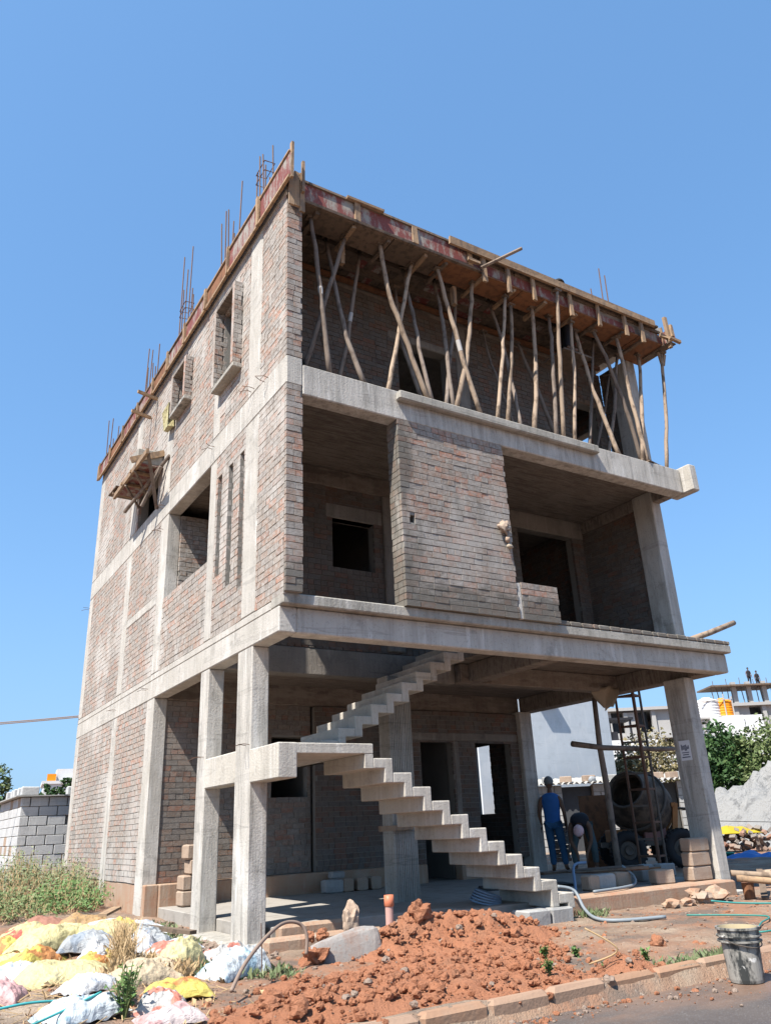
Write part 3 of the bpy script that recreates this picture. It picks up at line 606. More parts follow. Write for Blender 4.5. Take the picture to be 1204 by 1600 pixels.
# left side
y = -.24; k = 0
while y < 11.4:
    l = R_.uniform(.95, 1.3); e = min(y+l-.012, 11.47); lift = .13 if y < .9 else R_.uniform(-.03, .04)
    plk(-.075, -.055, y, e, 9.81, 10.11+lift, REDB if (k % 3 != 2) else PLYO, 'shutter_board')
    plk(-.105, -.06, y, e, 9.76, 9.808, PLANK, 'runner'); plk(-.1, -.065, y+.004, e, 10.115+lift, 10.155+lift, PLANK if k < 4 else PLANK_D, 'runner')
    plk(-.125, -.078, e-.04, e+.03, 9.76, 10.17+lift, PLANK, 'batten'); y += l; k += 1
plk(-.06, -.02, -.26, -.2, 9.78, 10.44, PLANK, 'batten')
for k in range(3): plk(-.02+k*.085, .06+k*.085, -.1, -.07, 9.3+R_.uniform(0, .2), 10.05+R_.uniform(0, .12), PLANK, 'board')
plk(-.03, .25, -.066, -.02, 9.62, 9.68, PLANK_D, 'batten'); plk(.17, .21, -.15, -.102, 9.7, 10.28, PLANK, 'batten'); plk(-.02, .18, -.06, -.02, 9.70, 9.95, PLANK_D, 'board')
# front
xs = [.26, 1.15, 2.2, 3.3]
for i in range(3): plk(xs[i], xs[i+1]-.01, -.022, .0, 9.665, 9.985, REDB, 'shutter_board', .003)
x = 3.3
while x < 8.0:
    e = min(x+1.0, 8.08); plk(x, e-.012, .02, .04, 9.66, 9.86, REDB, 'shutter_board'); plk(x, e-.02, -.02+R_.uniform(0, .02), .018, 9.87, 9.93, PLANK_D, 'runner'); x += 1.0
plk(.255, 3.6, -.045, .0, 9.988, 10.03, PLANK_D, 'runner'); plk(.255, 3.5, -.05, -.0, 9.62, 9.66, PLANK_D, 'runner'); plk(.95, 1.6, -.1, -.046, 9.99, 10.03, PLANK, 'plank')
plk(2.84, 7.75, -.135, -.09, 9.885, 10.02, PLANK, 'edge_plank'); plk(3.1, 7.9, -.08, .3, 9.94, 9.975, PLANK_D, 'plank')
for x in (1.15, 2.2, 3.3): plk(x-.05, x+.045, -.06, -.024, 9.66, 10.0, PLANK, 'batten', .01)
for x in (3.52, 4.05, 4.62, 5.5, 6.2, 6.9, 7.35): plk(x, x+.075, -.085, -.045, 9.36+R_.uniform(0, .1), 9.93, PLANK, 'batten', .01)
plk(3.2, 3.45, -.12, -.06, 9.7, 9.76, PLANK)
# orange soffit boards and cross pieces
x = .26
while x < 8.2:
    e = min(x+R_.uniform(.7, 1.1), 8.24); plk(x, e-.015, .0, .46, 9.615, 9.635, PLYO if R_.random() < .8 else PLANK_D, 'soffit_board', .004); x = e
plk(7.5, 8.25, .46, .74, 9.62, 9.64, PLYO, 'soffit_board')
for x in (.5, 1.12, 1.75, 2.45, 2.85, 3.6, 4.3, 5.0, 5.75, 6.3, 6.95, 7.5): plk(x-.03, x+.03, .03, .62, 9.56, 9.612, PLANK_D if R_.random() < .6 else PLANK, 'cross_bearer', .01)
plk(.26, 8.0, .44, .46, 9.64, 9.93, PLANK_D, 'side_board')
# deck planks and runners under the slab
x = .26
while x < 7.8: plk(x, x+.145, .47, 1.48, 9.925, 9.945, PLANK_D if R_.random() < .75 else REDB, 'deck_plank', .004); x += .152
for y_, z_ in ((.78, 9.83), (1.15, 9.83), (1.40, 9.76)): plk(.26, 7.8, y_, y_+.07, z_, z_+.085, PLANK_D if y_ < 1.3 else PLYO, 'runner', .01)
# chalked letters on the deck and the hood
def chalk_s(c, ux, uy, h, par):
    c, ux, uy = Vector(c), Vector(ux).normalized(), Vector(uy).normalized()
    pts = [(.32, .36), (.1, .5), (-.22, .42), (-.28, .2), (0, .02), (.28, -.18), (.22, -.42), (-.1, -.5), (-.34, -.36)]
    MB().tube([c+ux*a*h+uy*b_*h for a, b_ in pts], .009, 5).build('chalk_letter', LIMEW, par, smooth=True)
chalk_s((1.43, .93, 9.915), (1, 0, 0), (0, -1, 0), .2, F); chalk_s((3.48, .62, 9.915), (1, 0, 0), (0, -1, 0), .18, F)
# yoke at the right end
plk(8.05, 8.11, -.16, -.1, 9.5, 10.2, PLANK, 'batten', .01); plk(8.12, 8.18, -.2, -.13, 9.75, 10.02, PLANK, 'batten'); plk(7.98, 8.3, -.24, -.19, 9.62, 9.68, PLANK, 'batten', .01); plk(8.17, 8.19, -.2, .5, 9.68, 9.97, REDB, 'shutter_board')
plk(8.02, 8.2, -.18, .5, 9.58, 9.61, PLANK_D, 'board'); plk(7.86, 8.1, -.13, -.09, 9.7, 9.76, PLANK, 'batten', .02); plk(7.96, 8.0, -.09, -.05, 9.55, 9.95, PLANK, 'batten', .02)
for x in (1.1, 3.25): plk(x, x+.07, .42, .5, 9.2, 9.55, PLANK, 'batten', .01)
MB().tube([(3.45, -.12, 9.62), (4.05, -.5, 9.98)], .03, 8).build('stay', POLE, F)

# ------------------------------------------------------------------ props
POLES = [
 ([(0.46, 0.18, 9.61), (0.52, 0.16, 9.04), (0.59, 0.15, 8.35), (0.63, 0.13, 7.76), (0.7, 0.12, 6.86)], .034, 'straight prop standing nearest the brick corner pier, white mark at mid height'),
 ([(1.12, 0.3, 9.61), (0.98, 0.34, 9.07), (0.78, 0.38, 8.33), (0.63, 0.41, 7.68), (0.4, 0.48, 6.86)], .034, 'prop slanting down towards the corner pier and crossing the prop nearest it'),
 ([(1.0, 0.75, 9.9), (1.02, 0.6, 9.27), (1.0, 0.45, 8.7), (1.07, 0.29, 7.74), (1.27, 0.12, 6.86)], .034, 'bowed prop with a white mark low down, second from the corner pier at its foot'),
 ([(1.65, 0.75, 9.9), (1.57, 0.75, 9.4), (1.48, 0.75, 8.83), (1.37, 0.75, 8.09), (1.09, 0.75, 6.86)], .032, 'thin prop with a bluish white band behind the bowed prop near the corner pier'),
 ([(1.68, 0.2, 9.61), (1.71, 0.18, 9.21), (1.79, 0.16, 8.61), (1.94, 0.14, 8.18), (2.1, 0.12, 7.61), (2.35, 0.09, 6.86)], .037, 'thick prop of the big X in front of the upper doorway, leaning top left'),
 ([(2.38, 0.35, 9.61), (2.25, 0.31, 9.21), (2.07, 0.28, 8.47), (1.88, 0.24, 7.67), (1.66, 0.19, 6.86)], .032, 'prop of the big X left of the upper doorway, foot nearer the corner pier'),
 ([(2.5, 0.8, 9.9), (2.46, 0.62, 9.23), (2.4, 0.45, 8.76), (2.37, 0.28, 7.94), (2.39, 0.07, 6.86)], .03, 'grey prop standing right in front of the upper doorway behind the big X'),
 ([(2.47, 1.0, 9.63), (2.42, 0.87, 8.53), (2.46, 0.73, 7.95), (2.55, 0.44, 6.86)], .03, 'dark prop hidden behind the thick leg of the big X'),
 ([(3.11, 0.75, 9.9), (3.08, 0.61, 9.31), (3.02, 0.47, 8.79), (2.94, 0.34, 8.02), (2.83, 0.14, 6.86)], .032, 'grey prop in front of the right edge of the upper doorway'),
 ([(2.79, 0.2, 9.58), (2.88, 0.18, 9.01), (2.99, 0.15, 8.41), (3.1, 0.12, 7.79), (3.3, 0.08, 6.86)], .036, 'knotty prop with a white band leaning right beside the upper doorway'),
 ([(3.7, 0.9, 9.9), (3.41, 0.67, 8.9), (3.03, 0.43, 7.88), (2.65, 0.1, 6.86)], .032, 'pinkish prop slanting from behind the knotty prop down to the doorway'),
 ([(3.55, 0.25, 9.61), (3.47, 0.22, 9.19), (3.33, 0.19, 8.48), (3.17, 0.15, 7.86), (2.83, 0.11, 6.86)], .036, 'crooked pale prop bending left under the jutting wooden stay'),
 ([(4.52, 1.2, 9.53), (4.44, 1.07, 9.06), (4.41, 0.95, 8.64), (4.41, 0.82, 8.2), (4.4, 0.45, 6.86)], .022, 'thinnest dark prop against the inner wall right of the upper doorway'),
 ([(4.3, 0.75, 9.9), (4.36, 0.6, 9.12), (4.33, 0.45, 8.32), (4.26, 0.3, 7.62), (4.12, 0.1, 6.86)], .03, 'curved prop passing behind the orange footed prop'),
 ([(4.22, 0.2, 9.53), (4.06, 0.17, 8.75), (3.9, 0.13, 8.01), (3.62, 0.09, 6.86)], .03, 'slim straight prop just left of the orange footed prop'),
 ([(4.42, 0.3, 9.5), (4.28, 0.23, 8.66), (4.09, 0.17, 7.89), (3.83, 0.09, 6.86)], .034, 'prop with grey top and bright orange lower half'),
 ([(5.24, 1.1, 9.45), (5.3, 0.98, 8.91), (5.36, 0.87, 8.36), (5.59, 0.66, 6.86)], .034, 'dark prop leaning against the inner wall behind the wavy prop'),
 ([(4.92, 0.3, 9.61), (4.85, 0.25, 9.13), (4.73, 0.2, 8.3), (4.63, 0.15, 7.84), (4.38, 0.09, 6.86)], .036, 'wavy prop standing alone mid balcony with a reddish foot'),
 ([(5.36, 0.35, 9.61), (5.29, 0.28, 9.08), (5.14, 0.22, 8.22), (4.91, 0.14, 6.86)], .034, 'prop with grey top, first of the close pair at the ledge'),
 ([(5.24, -0.07, 9.86), (5.19, -0.01, 9.09), (5.15, 0.06, 8.14), (5.06, 0.13, 6.86)], .034, 'tall prop that reaches the orange edge plank in front of the shuttering'),
 ([(5.76, 0.2, 9.52), (5.68, 0.17, 8.99), (5.57, 0.13, 8.3), (5.28, 0.1, 6.86)], .03, 'upright prop in front of the small upper window opening'),
 ([(6.05, 0.4, 9.55), (6.07, 0.32, 8.99), (6.12, 0.25, 8.21), (6.25, 0.18, 7.54), (6.35, 0.1, 6.86)], .036, 'long slanting prop ending in a bright cut foot at the ledge end'),
 ([(6.86, 0.65, 9.89), (6.52, 0.5, 9.0), (6.13, 0.35, 7.94), (5.68, 0.16, 6.86)], .027, 'thin prop crossing behind the long slanting prop by the small window'),
 ([(6.39, 0.25, 9.57), (6.62, 0.26, 9.08), (6.86, 0.28, 8.46), (7.01, 0.29, 7.89), (7.21, 0.31, 6.86)], .036, 'brown slanting prop in front of the grey corner column'),
 ([(7.41, 0.6, 9.56), (7.22, 0.57, 9.02), (6.96, 0.53, 8.18), (6.43, 0.49, 6.86)], .032, 'grey prop leaning left beside the grey corner column'),
 ([(7.49, 0.95, 9.3), (7.08, 0.85, 8.37), (6.23, 0.64, 6.86)], .025, 'short dark prop deep in the shade by the small upper window'),
 ([(6.95, 0.2, 9.57), (6.99, 0.18, 8.92), (6.99, 0.15, 8.25), (7.02, 0.12, 7.53), (7.07, 0.1, 6.86)], .036, 'pale slanting prop crossing before the last upright prop against the sky'),
 ([(7.83, 0.45, 9.61), (7.64, 0.33, 9.09), (7.37, 0.22, 8.31), (6.91, 0.09, 6.86)], .034, 'upright prop at the edge of the grey corner column, against the sky'),
 ([(8.16, 0.15, 9.57), (8.07, 0.14, 9.1), (7.94, 0.12, 8.41), (7.8, 0.11, 7.79), (7.55, 0.1, 6.86)], .032, 'lone outermost prop standing free against the sky with a forked top'),
]
for i, (pts, r, lab) in enumerate(POLES):
    f_ = pts[-1]; t_ = thing('timber_prop', lab, 'prop', (f_[0], f_[1], f_[2]), 0, 'round timber props under the roof shuttering')
    P_ = []; n = len(pts)
    for k in range(n-1):
        for q in range(3):
            a, b_ = Vector(pts[k]), Vector(pts[k+1]); P_.append(a.lerp(b_, q/3)+Vector((R_.uniform(-.008, .008), R_.uniform(-.008, .008), 0)))
    P_.append(Vector(pts[-1])); rr = [r*1.08*(.82+.26*k/len(P_))*R_.uniform(.94, 1.06) for k in range(len(P_))]
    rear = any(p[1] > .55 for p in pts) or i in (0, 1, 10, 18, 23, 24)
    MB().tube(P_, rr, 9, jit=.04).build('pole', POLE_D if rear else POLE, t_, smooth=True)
    if i in (0, 3, 9): # chalk band
        k = len(P_)//2+R_.choice([0, 1]); MB().tube([P_[k], P_[k].lerp(P_[k+1], .5+.5*R_.random())], [x*1.03 for x in rr[k:k+2]], 9, cap=False).build('chalk_mark', LIMEW, t_, smooth=True)
    tp_ = P_[0]; MB().obox((tp_.x, tp_.y, tp_.z-.01), (.13, .03*R_.uniform(-1, 1), 0), (0, .1, 0), (0, 0, .035), .01).build('wedge', PLANK_D, t_)
    MB().obox((P_[-1].x, P_[-1].y, P_[-1].z+.012), (.14, .02, 0), (-.02, .1, 0), (0, 0, .025), .006).build('foot_wedge', PLANK_D, t_)
    if i in (28,):
        for s_ in (-1, 1): MB().bar((8.13+.02*s_, .15, 9.28), (8.16+.09*s_, .15, 9.55), .03, .06).build('fork', PLANK, t_)

# ------------------------------------------------------------------ window hood with its support on the left wall
W_ = thing('sunshade_formwork', 'timber formwork of a window hood strutted from the left brick wall', 'formwork', (0, 6.4, 7.0))
MB().box(-.52, .0-.008, 5.62, 7.3, 7.66, 7.68, .004).build('soffit_board', REDB, W_)
for k in range(4): MB().box(-.56, -.012, 7.0+k*.17, 7.15+k*.17, 7.72+k*.012, 7.745+k*.012, .006).build('plank', PLANK_D, W_)
MB().bbox(-.50, -.01, 5.64, 6.3, 7.69, 8.0, b=.02).build('hood_concrete', CONC_D, W_)
for a, b_, w1, h1, m in (((-.5, 4.9, 7.6), (-.5, 7.35, 7.63), .05, .1, PLANK), ((-.62, 5.62, 7.7), (-.0, 5.62, 7.98), .04, .12, PLANK), ((-.55, 7.3, 7.7), (-.05, 7.3, 7.68), .05, .07, PLANK), ((-.55, 5.95, 7.62), (-.02, 5.95, 7.6), .06, .05, PLANK), ((-.56, 6.6, 7.62), (-.02, 6.6, 7.62), .06, .05, PLANK)):
    MB().bar(a, b_, w1, h1).build('batten', m, W_)
for a, b_, r in (((-.45, 5.08, 7.66), (-.03, 5.8, 6.88), .035), ((.03-.05, 5.2, 7.74), (-.4, 6.76, 7.1), .035), ((-.12, 5.37, 7.56), (-.3, 5.85, 6.9), .035), ((-.5, 5.75, 7.55), (-.1, 6.3, 7.3), .025), ((-.5, 6.43, 7.53), (-.06, 7.06, 7.36), .025)):
    MB().tube([a, (Vector(a)+Vector(b_))/2+Vector((.01, .01, 0)), b_], r, 8).build('strut', POLE_D, W_)
Y_ = MB().add([(-.16, 4.98, 8.75), (-.2, 5.25, 8.62), (-.12, 5.35, 8.3), (-.15, 5.0, 8.25), (-.03, 5.1, 8.75), (-.03, 5.3, 8.6), (-.03, 5.36, 8.3), (-.03, 4.99, 8.26)], [(0, 1, 2, 3), (4, 5, 6, 7), (0, 1, 5, 4), (1, 2, 6, 5), (2, 3, 7, 6), (3, 0, 4, 7)])
single(Y_, 'plastic_bag', SK_Y, 'pale yellow plastic bag caught on the left wall beside the small window box', 'bag')
for z, y in ((9.6, 6.3), (9.35, 6.7)): single(MB().bar((-.45, y, z), (-.02, y+.1, z-.02), .05, .06), 'batten', PLANK, 'short batten jutting from the left roof edge, '+('upper of the two' if z > 9.5 else 'lower of the two'), 'batten', 'short battens jutting from the left roof edge')

# log lying on the first floor edge
single(MB().tube([(7.6, .42, 3.79), (8.3, .42, 4.0), (9.02, .4, 4.24)], [.05, .05, .046], 10), 'log', POLE, 'short round log jutting past the right end of the first floor ledge', 'log', smooth=True)
single(MB().tube([(.32, .3, 9.3), (.33, .38, 8.6), (.3, .36, 8.0), (.36, .4, 7.4), (.55, .38, 6.87)], .018, 6), 'cable', NYLON, 'black cable drooping beside the corner pier behind the props', 'cable', smooth=True)
single(MB().bar((6.95, .03, 6.872), (7.35, .12, 6.885), .12, .02), 'board', PLANK_D, 'scrap of board lying on the second floor edge near the outermost props', 'board')
single(MB().bar((2.44, 2.13, 1.06), (3.0, 2.14, 1.07), .05, .07), 'batten', PLANK, 'wooden batten fixed across the ribbed middle column below the stair', 'batten')
# charm on the panel
c_ = thing('hanging_charm', 'pale clay mask with two hanging shells fixed on the brick panel', 'charm', (3.42, -.02, 4.7))
MB().rock((3.42, -.05, 5.02), .088, 3, (1, .6, 1.1), .65, 3).build('mask', TBLOCK, c_, smooth=True)
MB().rock((3.45, -.06, 4.84), .05, 1, (1, .8, 1.2), .3, 5).build('shell', TBLOCK, c_, smooth=True); MB().rock((3.47, -.06, 4.74), .06, 1, (1.1, .8, .7), .3, 6).build('shell', CLOTHB, c_, smooth=True)
MB().tube([(3.42, -.03, 5.0), (3.46, -.03, 4.72)], .004, 4).build('string', NYLON, c_)

# ------------------------------------------------------------------ loose blocks
def block(cx, cy, z0, dims, mat, lab, grp=None, rz=0.0):
    mb = MB().bbox(-dims[0]/2, dims[0]/2, -dims[1]/2, dims[1]/2, 0, dims[2], b=.018); mb.v = [tuple(q+R_.uniform(-.005, .005) for q in p) for p in mb.v]
    o = mb.build('block', mat); o.location = (cx, cy, z0); o.rotation_euler = (0, 0, rz); return tag(o, lab, 'block', grp)
g_ = 'tan blocks stacked behind the corner columns'
for i, (x, z, w1, lab) in enumerate(((.62, .11, .36, 'lowest tan block of the stack beside the second corner column'), (.52, .325, .14, 'small tan block, second course of the stack, outer one'), (.73, .325, .2, 'tan block in the second course of the stack, next to the column'),
        (.7, .54, .26, 'tan block in the third course of the stack beside the second corner column'), (.58, .755, .12, 'narrow orange block in the fourth course of the stack'), (.76, .755, .18, 'tan block in the fourth course of the stack, next to the column'), (.86, .97, .14, 'topmost tan block of the stack beside the second corner column'))):
    block(x, 4.75+.02*i, z, (w1, .3, .205), TBLOCK, lab, g_)
for i, lab in enumerate(('first grey block in the row on the floor, nearest the corner columns', 'second block in the row on the shaded floor', 'third block in the row on the shaded floor', 'last block in the row on the floor, nearest the ribbed column')):
    block(3.05+i*.27, 4.75, .105, (.34 if i == 0 else .2, .2, .2), CBLOCK if i == 0 else TBLOCK, lab, 'blocks set out in a row on the ground floor')
block(3.2, 4.88, .31, (.25, .18, .11), CBLOCK, 'half block lying on top of the row of blocks on the floor', 'blocks set out in a row on the ground floor')
for i, lab in enumerate(('lowest of the three stained blocks stacked against the right column', 'middle of the three stained blocks stacked against the right column', 'topmost of the three stained blocks stacked against the right column')):
    block(7.42+.02*i, .86, .11+i*.205, (.46, .2, .2), TBLOCK, lab, 'stained blocks stacked by the right column', R_.uniform(-.04, .04))
for i, (x, z, lab) in enumerate(((3.45, -.13, 'upper grey block under the stair foot, on the soil side'), (3.83, -.13, 'upper grey block under the stair foot, on the plinth side'), (3.5, -.335, 'lower grey block under the stair foot, on the soil side'), (3.87, -.335, 'lower grey block under the stair foot, on the plinth side'))):
    block(x, .26, z, (.36, .34, .19), CBLOCK, lab, 'grey blocks under the foot of the stair')
for i, (x, y, z, m, lab) in enumerate(((5.35, 1.1, .107, TBLOCK, 'tan half block on the plinth beside the hose'), (5.62, 1.12, .107, CBLOCK, 'grey block on the plinth beside the hose'), (6.1, 1.25, .107, TBLOCK, 'tan block on the plinth under the plank pile'), (6.7, .95, .107, TBLOCK, 'orange block on the plinth right of the plank pile'),
        (7.05, 1.55, .105, CBLOCK, 'grey block behind the three stained blocks'), (7.6, 2.1, .105, CBLOCK, 'dark grey block in front of the mixer wheel'), (7.95, 1.95, .105, CBLOCK, 'grey block between the mixer wheel and the right column'))):
    block(x, y, z, (.34 if i != 0 else .2, .2, .2), m, lab, 'loose blocks on the carport floor', R_.uniform(-.4, .4))

# ------------------------------------------------------------------ notice on the right column
n_ = thing('paper_notice', 'white printed paper notice stuck on the shaded right column', 'notice', (7.755, .94, 1.9))
MB().box(7.752, 7.756, .83, 1.05, 1.90, 2.22, .001).build('sheet', PAPER, n_)
for z, h, a, b_ in ((2.05, .11, .86, 1.02), (2.02, .012, .87, 1.01), (1.985, .014, .88, 1.0), (1.945, .016, .86, 1.02)):
    if h > .1:
        for k in range(7): MB().box(7.7495, 7.7512, a+k*.023, a+.015+k*.023, z+R_.uniform(0, .03), z+h-R_.uniform(0, .04)).build('print', INK, n_)
    else: MB().box(7.7495, 7.7512, a, b_, z, z+h).build('print', INK, n_)

# ------------------------------------------------------------------ people
def skinmesh(name, joints, edges, mat, parent, sub=2, root=0):
    keys = list(joints); me = bpy.data.meshes.new(name)
    me.from_pydata([joints[k][0] for k in keys], [(keys.index(a), keys.index(b_)) for a, b_ in edges], []); me.update()
    o = bpy.data.objects.new(name, me); COL.objects.link(o)
    m = o.modifiers.new('s', 'SKIN'); m.use_smooth_shade = True
    if not me.skin_vertices: me.skin_vertices.new()
    for i, k in enumerate(keys):
        r = joints[k][1]; d = me.skin_vertices[0].data[i]; d.radius = r if isinstance(r, tuple) else (r, r); d.use_root = (i == root)
    s2 = o.modifiers.new('u', 'SUBSURF'); s2.levels = sub; s2.render_levels = sub
    dg = bpy.context.evaluated_depsgraph_get(); nm = bpy.data.meshes.new_from_object(o.evaluated_get(dg)); nm.name = name
    bpy.data.objects.remove(o); nm.materials.append(mat) if not nm.materials else None
    nm.materials[0] = mat
    q = bpy.data.objects.new(name, nm); COL.objects.link(q); q.parent = parent; WM[q.name] = wm(parent)
    for p in nm.polygons: p.use_smooth = True
    return q
def hand(J, E_, pre, wrist, d, side):
    d = Vector(d).normalized(); s_ = Vector(side).normalized(); w0 = Vector(wrist)
    J[pre+'palm'] = (w0+d*.06, .03); E_.append((pre+'wr', pre+'palm'))
    for i, (o_, l) in enumerate(((-.030, .072), (-.010, .082), (.010, .078), (.030, .062))):
        b0 = w0+d*.095+s_*o_; J[f'{pre}f{i}a'] = (b0, .0095); J[f'{pre}f{i}b'] = (b0+d*l*.5+s_*o_*.2, .0085); J[f'{pre}f{i}c'] = (b0+d*l*.85-d.cross(s_)*.03, .007)
        E_ += [(pre+'palm', f'{pre}f{i}a'), (f'{pre}f{i}a', f'{pre}f{i}b'), (f'{pre}f{i}b', f'{pre}f{i}c')]
    J[pre+'ta'] = (w0+d*.05-s_*.045, .011); J[pre+'tb'] = (w0+d*.09-s_*.06, .009); E_ += [(pre+'palm', pre+'ta'), (pre+'ta', pre+'tb')]
def head(parent, c, face, upv, hair, wrap=None):
    """skull with brow, nose, ears; face and up directions"""
    f_ = Vector(face).normalized(); u = Vector(upv); u = (u-f_*u.dot(f_)).normalized(); r = f_.cross(u); c = Vector(c)
    V, Fc = ICO[3]; vs = []
    for v in V:
        x, y, z = v; p = r*x*.075+f_*y*.095+u*z*.115
        if z < -.2: p -= (r*x*.02+f_*(y*.0 if y > 0 else y*.03))*(-z)
        if y > .6 and abs(x) < .22 and -.35 < z < .12: p += f_*.022*(1-abs(x)/.22)
        if y > .5 and .1 < z < .3 and .15 < abs(x) < .55: p -= f_*.008
        vs.append(c+p)
    mb = MB().add(vs, Fc)
    for s_ in (-1, 1): mb.rock(c+r*s_*.078, .026, 1, (.6, .9, 1.2), .1, 2)
    mb.build('head', SKIN, parent, smooth=True)
    fe = MB()
    for s_ in (-1, 1): fe.rock(c+f_*.088+u*.02+r*s_*.03, .011, 1, (1, .6, .7), 0, 1)
    fe.build('eyes', PAPER, parent, smooth=True)
    MB().obox(c+f_*.092-u*.055, r*.045, f_*.01, u*.012).build('mouth', m_lip, parent)
    vs = []; 
    for v in V:
        x, y, z = v; p = (r*x*.083+f_*(y*.102-.008)+u*(z*.115+.014))
        if wrap and z > .0: p *= 1.16+.05*noise.noise(v*3)
        vs.append(c+p)
    keep = [q for q in Fc if all((V[i].z > .18 or (V[i].y < -.15 and V[i].z > -.45)) for i in q)]
    o = MB().add(vs, keep).build('head_wrap' if wrap else 'hair', wrap or hair, parent, smooth=True)
    m = o.modifiers.new('t', 'SOLIDIFY'); m.thickness = .012; m.offset = 1
m_lip = m_plain('lip', (.12, .05, .04))
def torso(name, rings, r, f_, mat, par, n=20):
    mb = MB(); m = len(rings)
    for i, (c, a, b_) in enumerate(rings):
        ax_ = (Vector(rings[min(i+1, m-1)][0])-Vector(rings[max(i-1, 0)][0])).normalized(); d = f_ if f_ is not None else r.cross(ax_).normalized()
        for k in range(n):
            t_ = 2*PI*k/n; w_ = 1+.025*noise.noise(Vector((k*.7, i*1.3, a*9))); mb.v.append(Vector(c)+r*(a*w_*math.copysign(abs(math.cos(t_))**.85, math.cos(t_)))+d*(b_*w_*math.sin(t_)))
    mb.f = [(i*n+k, i*n+(k+1) % n, (i+1)*n+(k+1) % n, (i+1)*n+k) for i in range(m-1) for k in range(n)]
    o = mb.build(name, mat, par, smooth=True); x_ = o.modifiers.new('u', 'SUBSURF'); x_.levels = x_.render_levels = 1; return o
RT = Vector((.853, -.522, 0)); FW = Vector((.522, .853, 0)); UP = Vector((0, 0, 1))
def L(base, r, f_, u): return Vector(base)+RT*r+FW*f_+UP*u
def stand(base, lab, vest, trousers, wrap, name='person', face=FW, grp=None, side=0.0):
    T_ = thing(name, lab, 'person', base, 0, grp)
    f_ = face.normalized(); r = f_.cross(UP).normalized(); b0 = Vector(base)
    q = lambda a, d, u: b0+r*a+f_*d+UP*u
    J = {'pelvis': (q(0, 0, .95), (.135, .10)), 'belly': (q(0, .01, 1.1), (.125, .09)), 'chest': (q(0, 0, 1.3), (.155, .105)), 'neckb': (q(0, -.01, 1.45), (.075, .06)), 'neck': (q(0, .01, 1.53), .05), 'skull': (q(0, .02, 1.60), .05)}
    E_ = [('pelvis', 'belly'), ('belly', 'chest'), ('chest', 'neckb'), ('neckb', 'neck'), ('neck', 'skull')]
    for s_, k in ((-1, 'l'), (1, 'r')):
        J[k+'sh'] = (q(s_*.185, -.01, 1.40), .062); J[k+'el'] = (q(s_*.245, -.03, 1.12), .043); J[k+'wr'] = (q(s_*.25, .07, .88), .03)
        J[k+'hip'] = (q(s_*.09, 0, .88), .095); J[k+'kn'] = (q(s_*(.11+.03*s_), .02, .48), .062); J[k+'an'] = (q(s_*(.12+.05*s_), -.03, .09), .042); J[k+'toe'] = (q(s_*(.15+.05*s_), .14, .035), .036)
        E_ += [('chest', k+'sh'), (k+'sh', k+'el'), (k+'el', k+'wr'), ('pelvis', k+'hip'), (k+'hip', k+'kn'), (k+'kn', k+'an'), (k+'an', k+'toe')]
        hand(J, E_, k, J[k+'wr'][0], (0, 0, -1), f_)
    loc = Vector(base); JL = {k: (v[0]-loc, v[1]) for k, v in J.items()}
    skinmesh('body', JL, E_, SKIN, T_)
    big = lambda k, g_: (JL[k][0], tuple(x+g_ for x in JL[k][1]) if isinstance(JL[k][1], tuple) else JL[k][1]+g_)
    tr = {k: big(k, .016) for k in ('pelvis', 'lhip', 'lkn', 'rhip', 'rkn')}
    for k in 'lr': tr[k+'cuff'] = (JL[k+'an'][0]+Vector((0, 0, .03)), .062)
    skinmesh('trousers', tr, [('pelvis', 'lhip'), ('lhip', 'lkn'), ('lkn', 'lcuff'), ('pelvis', 'rhip'), ('rhip', 'rkn'), ('rkn', 'rcuff')], trousers, T_)
    torso('vest', [(q(0, 0, z), a, b_) for z, a, b_ in ((.84, .172, .128), (.98, .16, .122), (1.12, .165, .122), (1.28, .19, .132), (1.38, .205, .125), (1.44, .185, .105), (1.475, .12, .088), (1.495, .072, .07))], r, f_, vest, T_)
    head(T_, q(0, .035, 1.665), f_+UP*-.15, UP, HAIR, wrap)
    return T_
stand((8.15, 4.78, .1), 'man in a blue sleeveless vest, jeans and grey headcloth standing with his back turned', BLUEV, JEANS, GREYC, face=(FW+RT*.25))
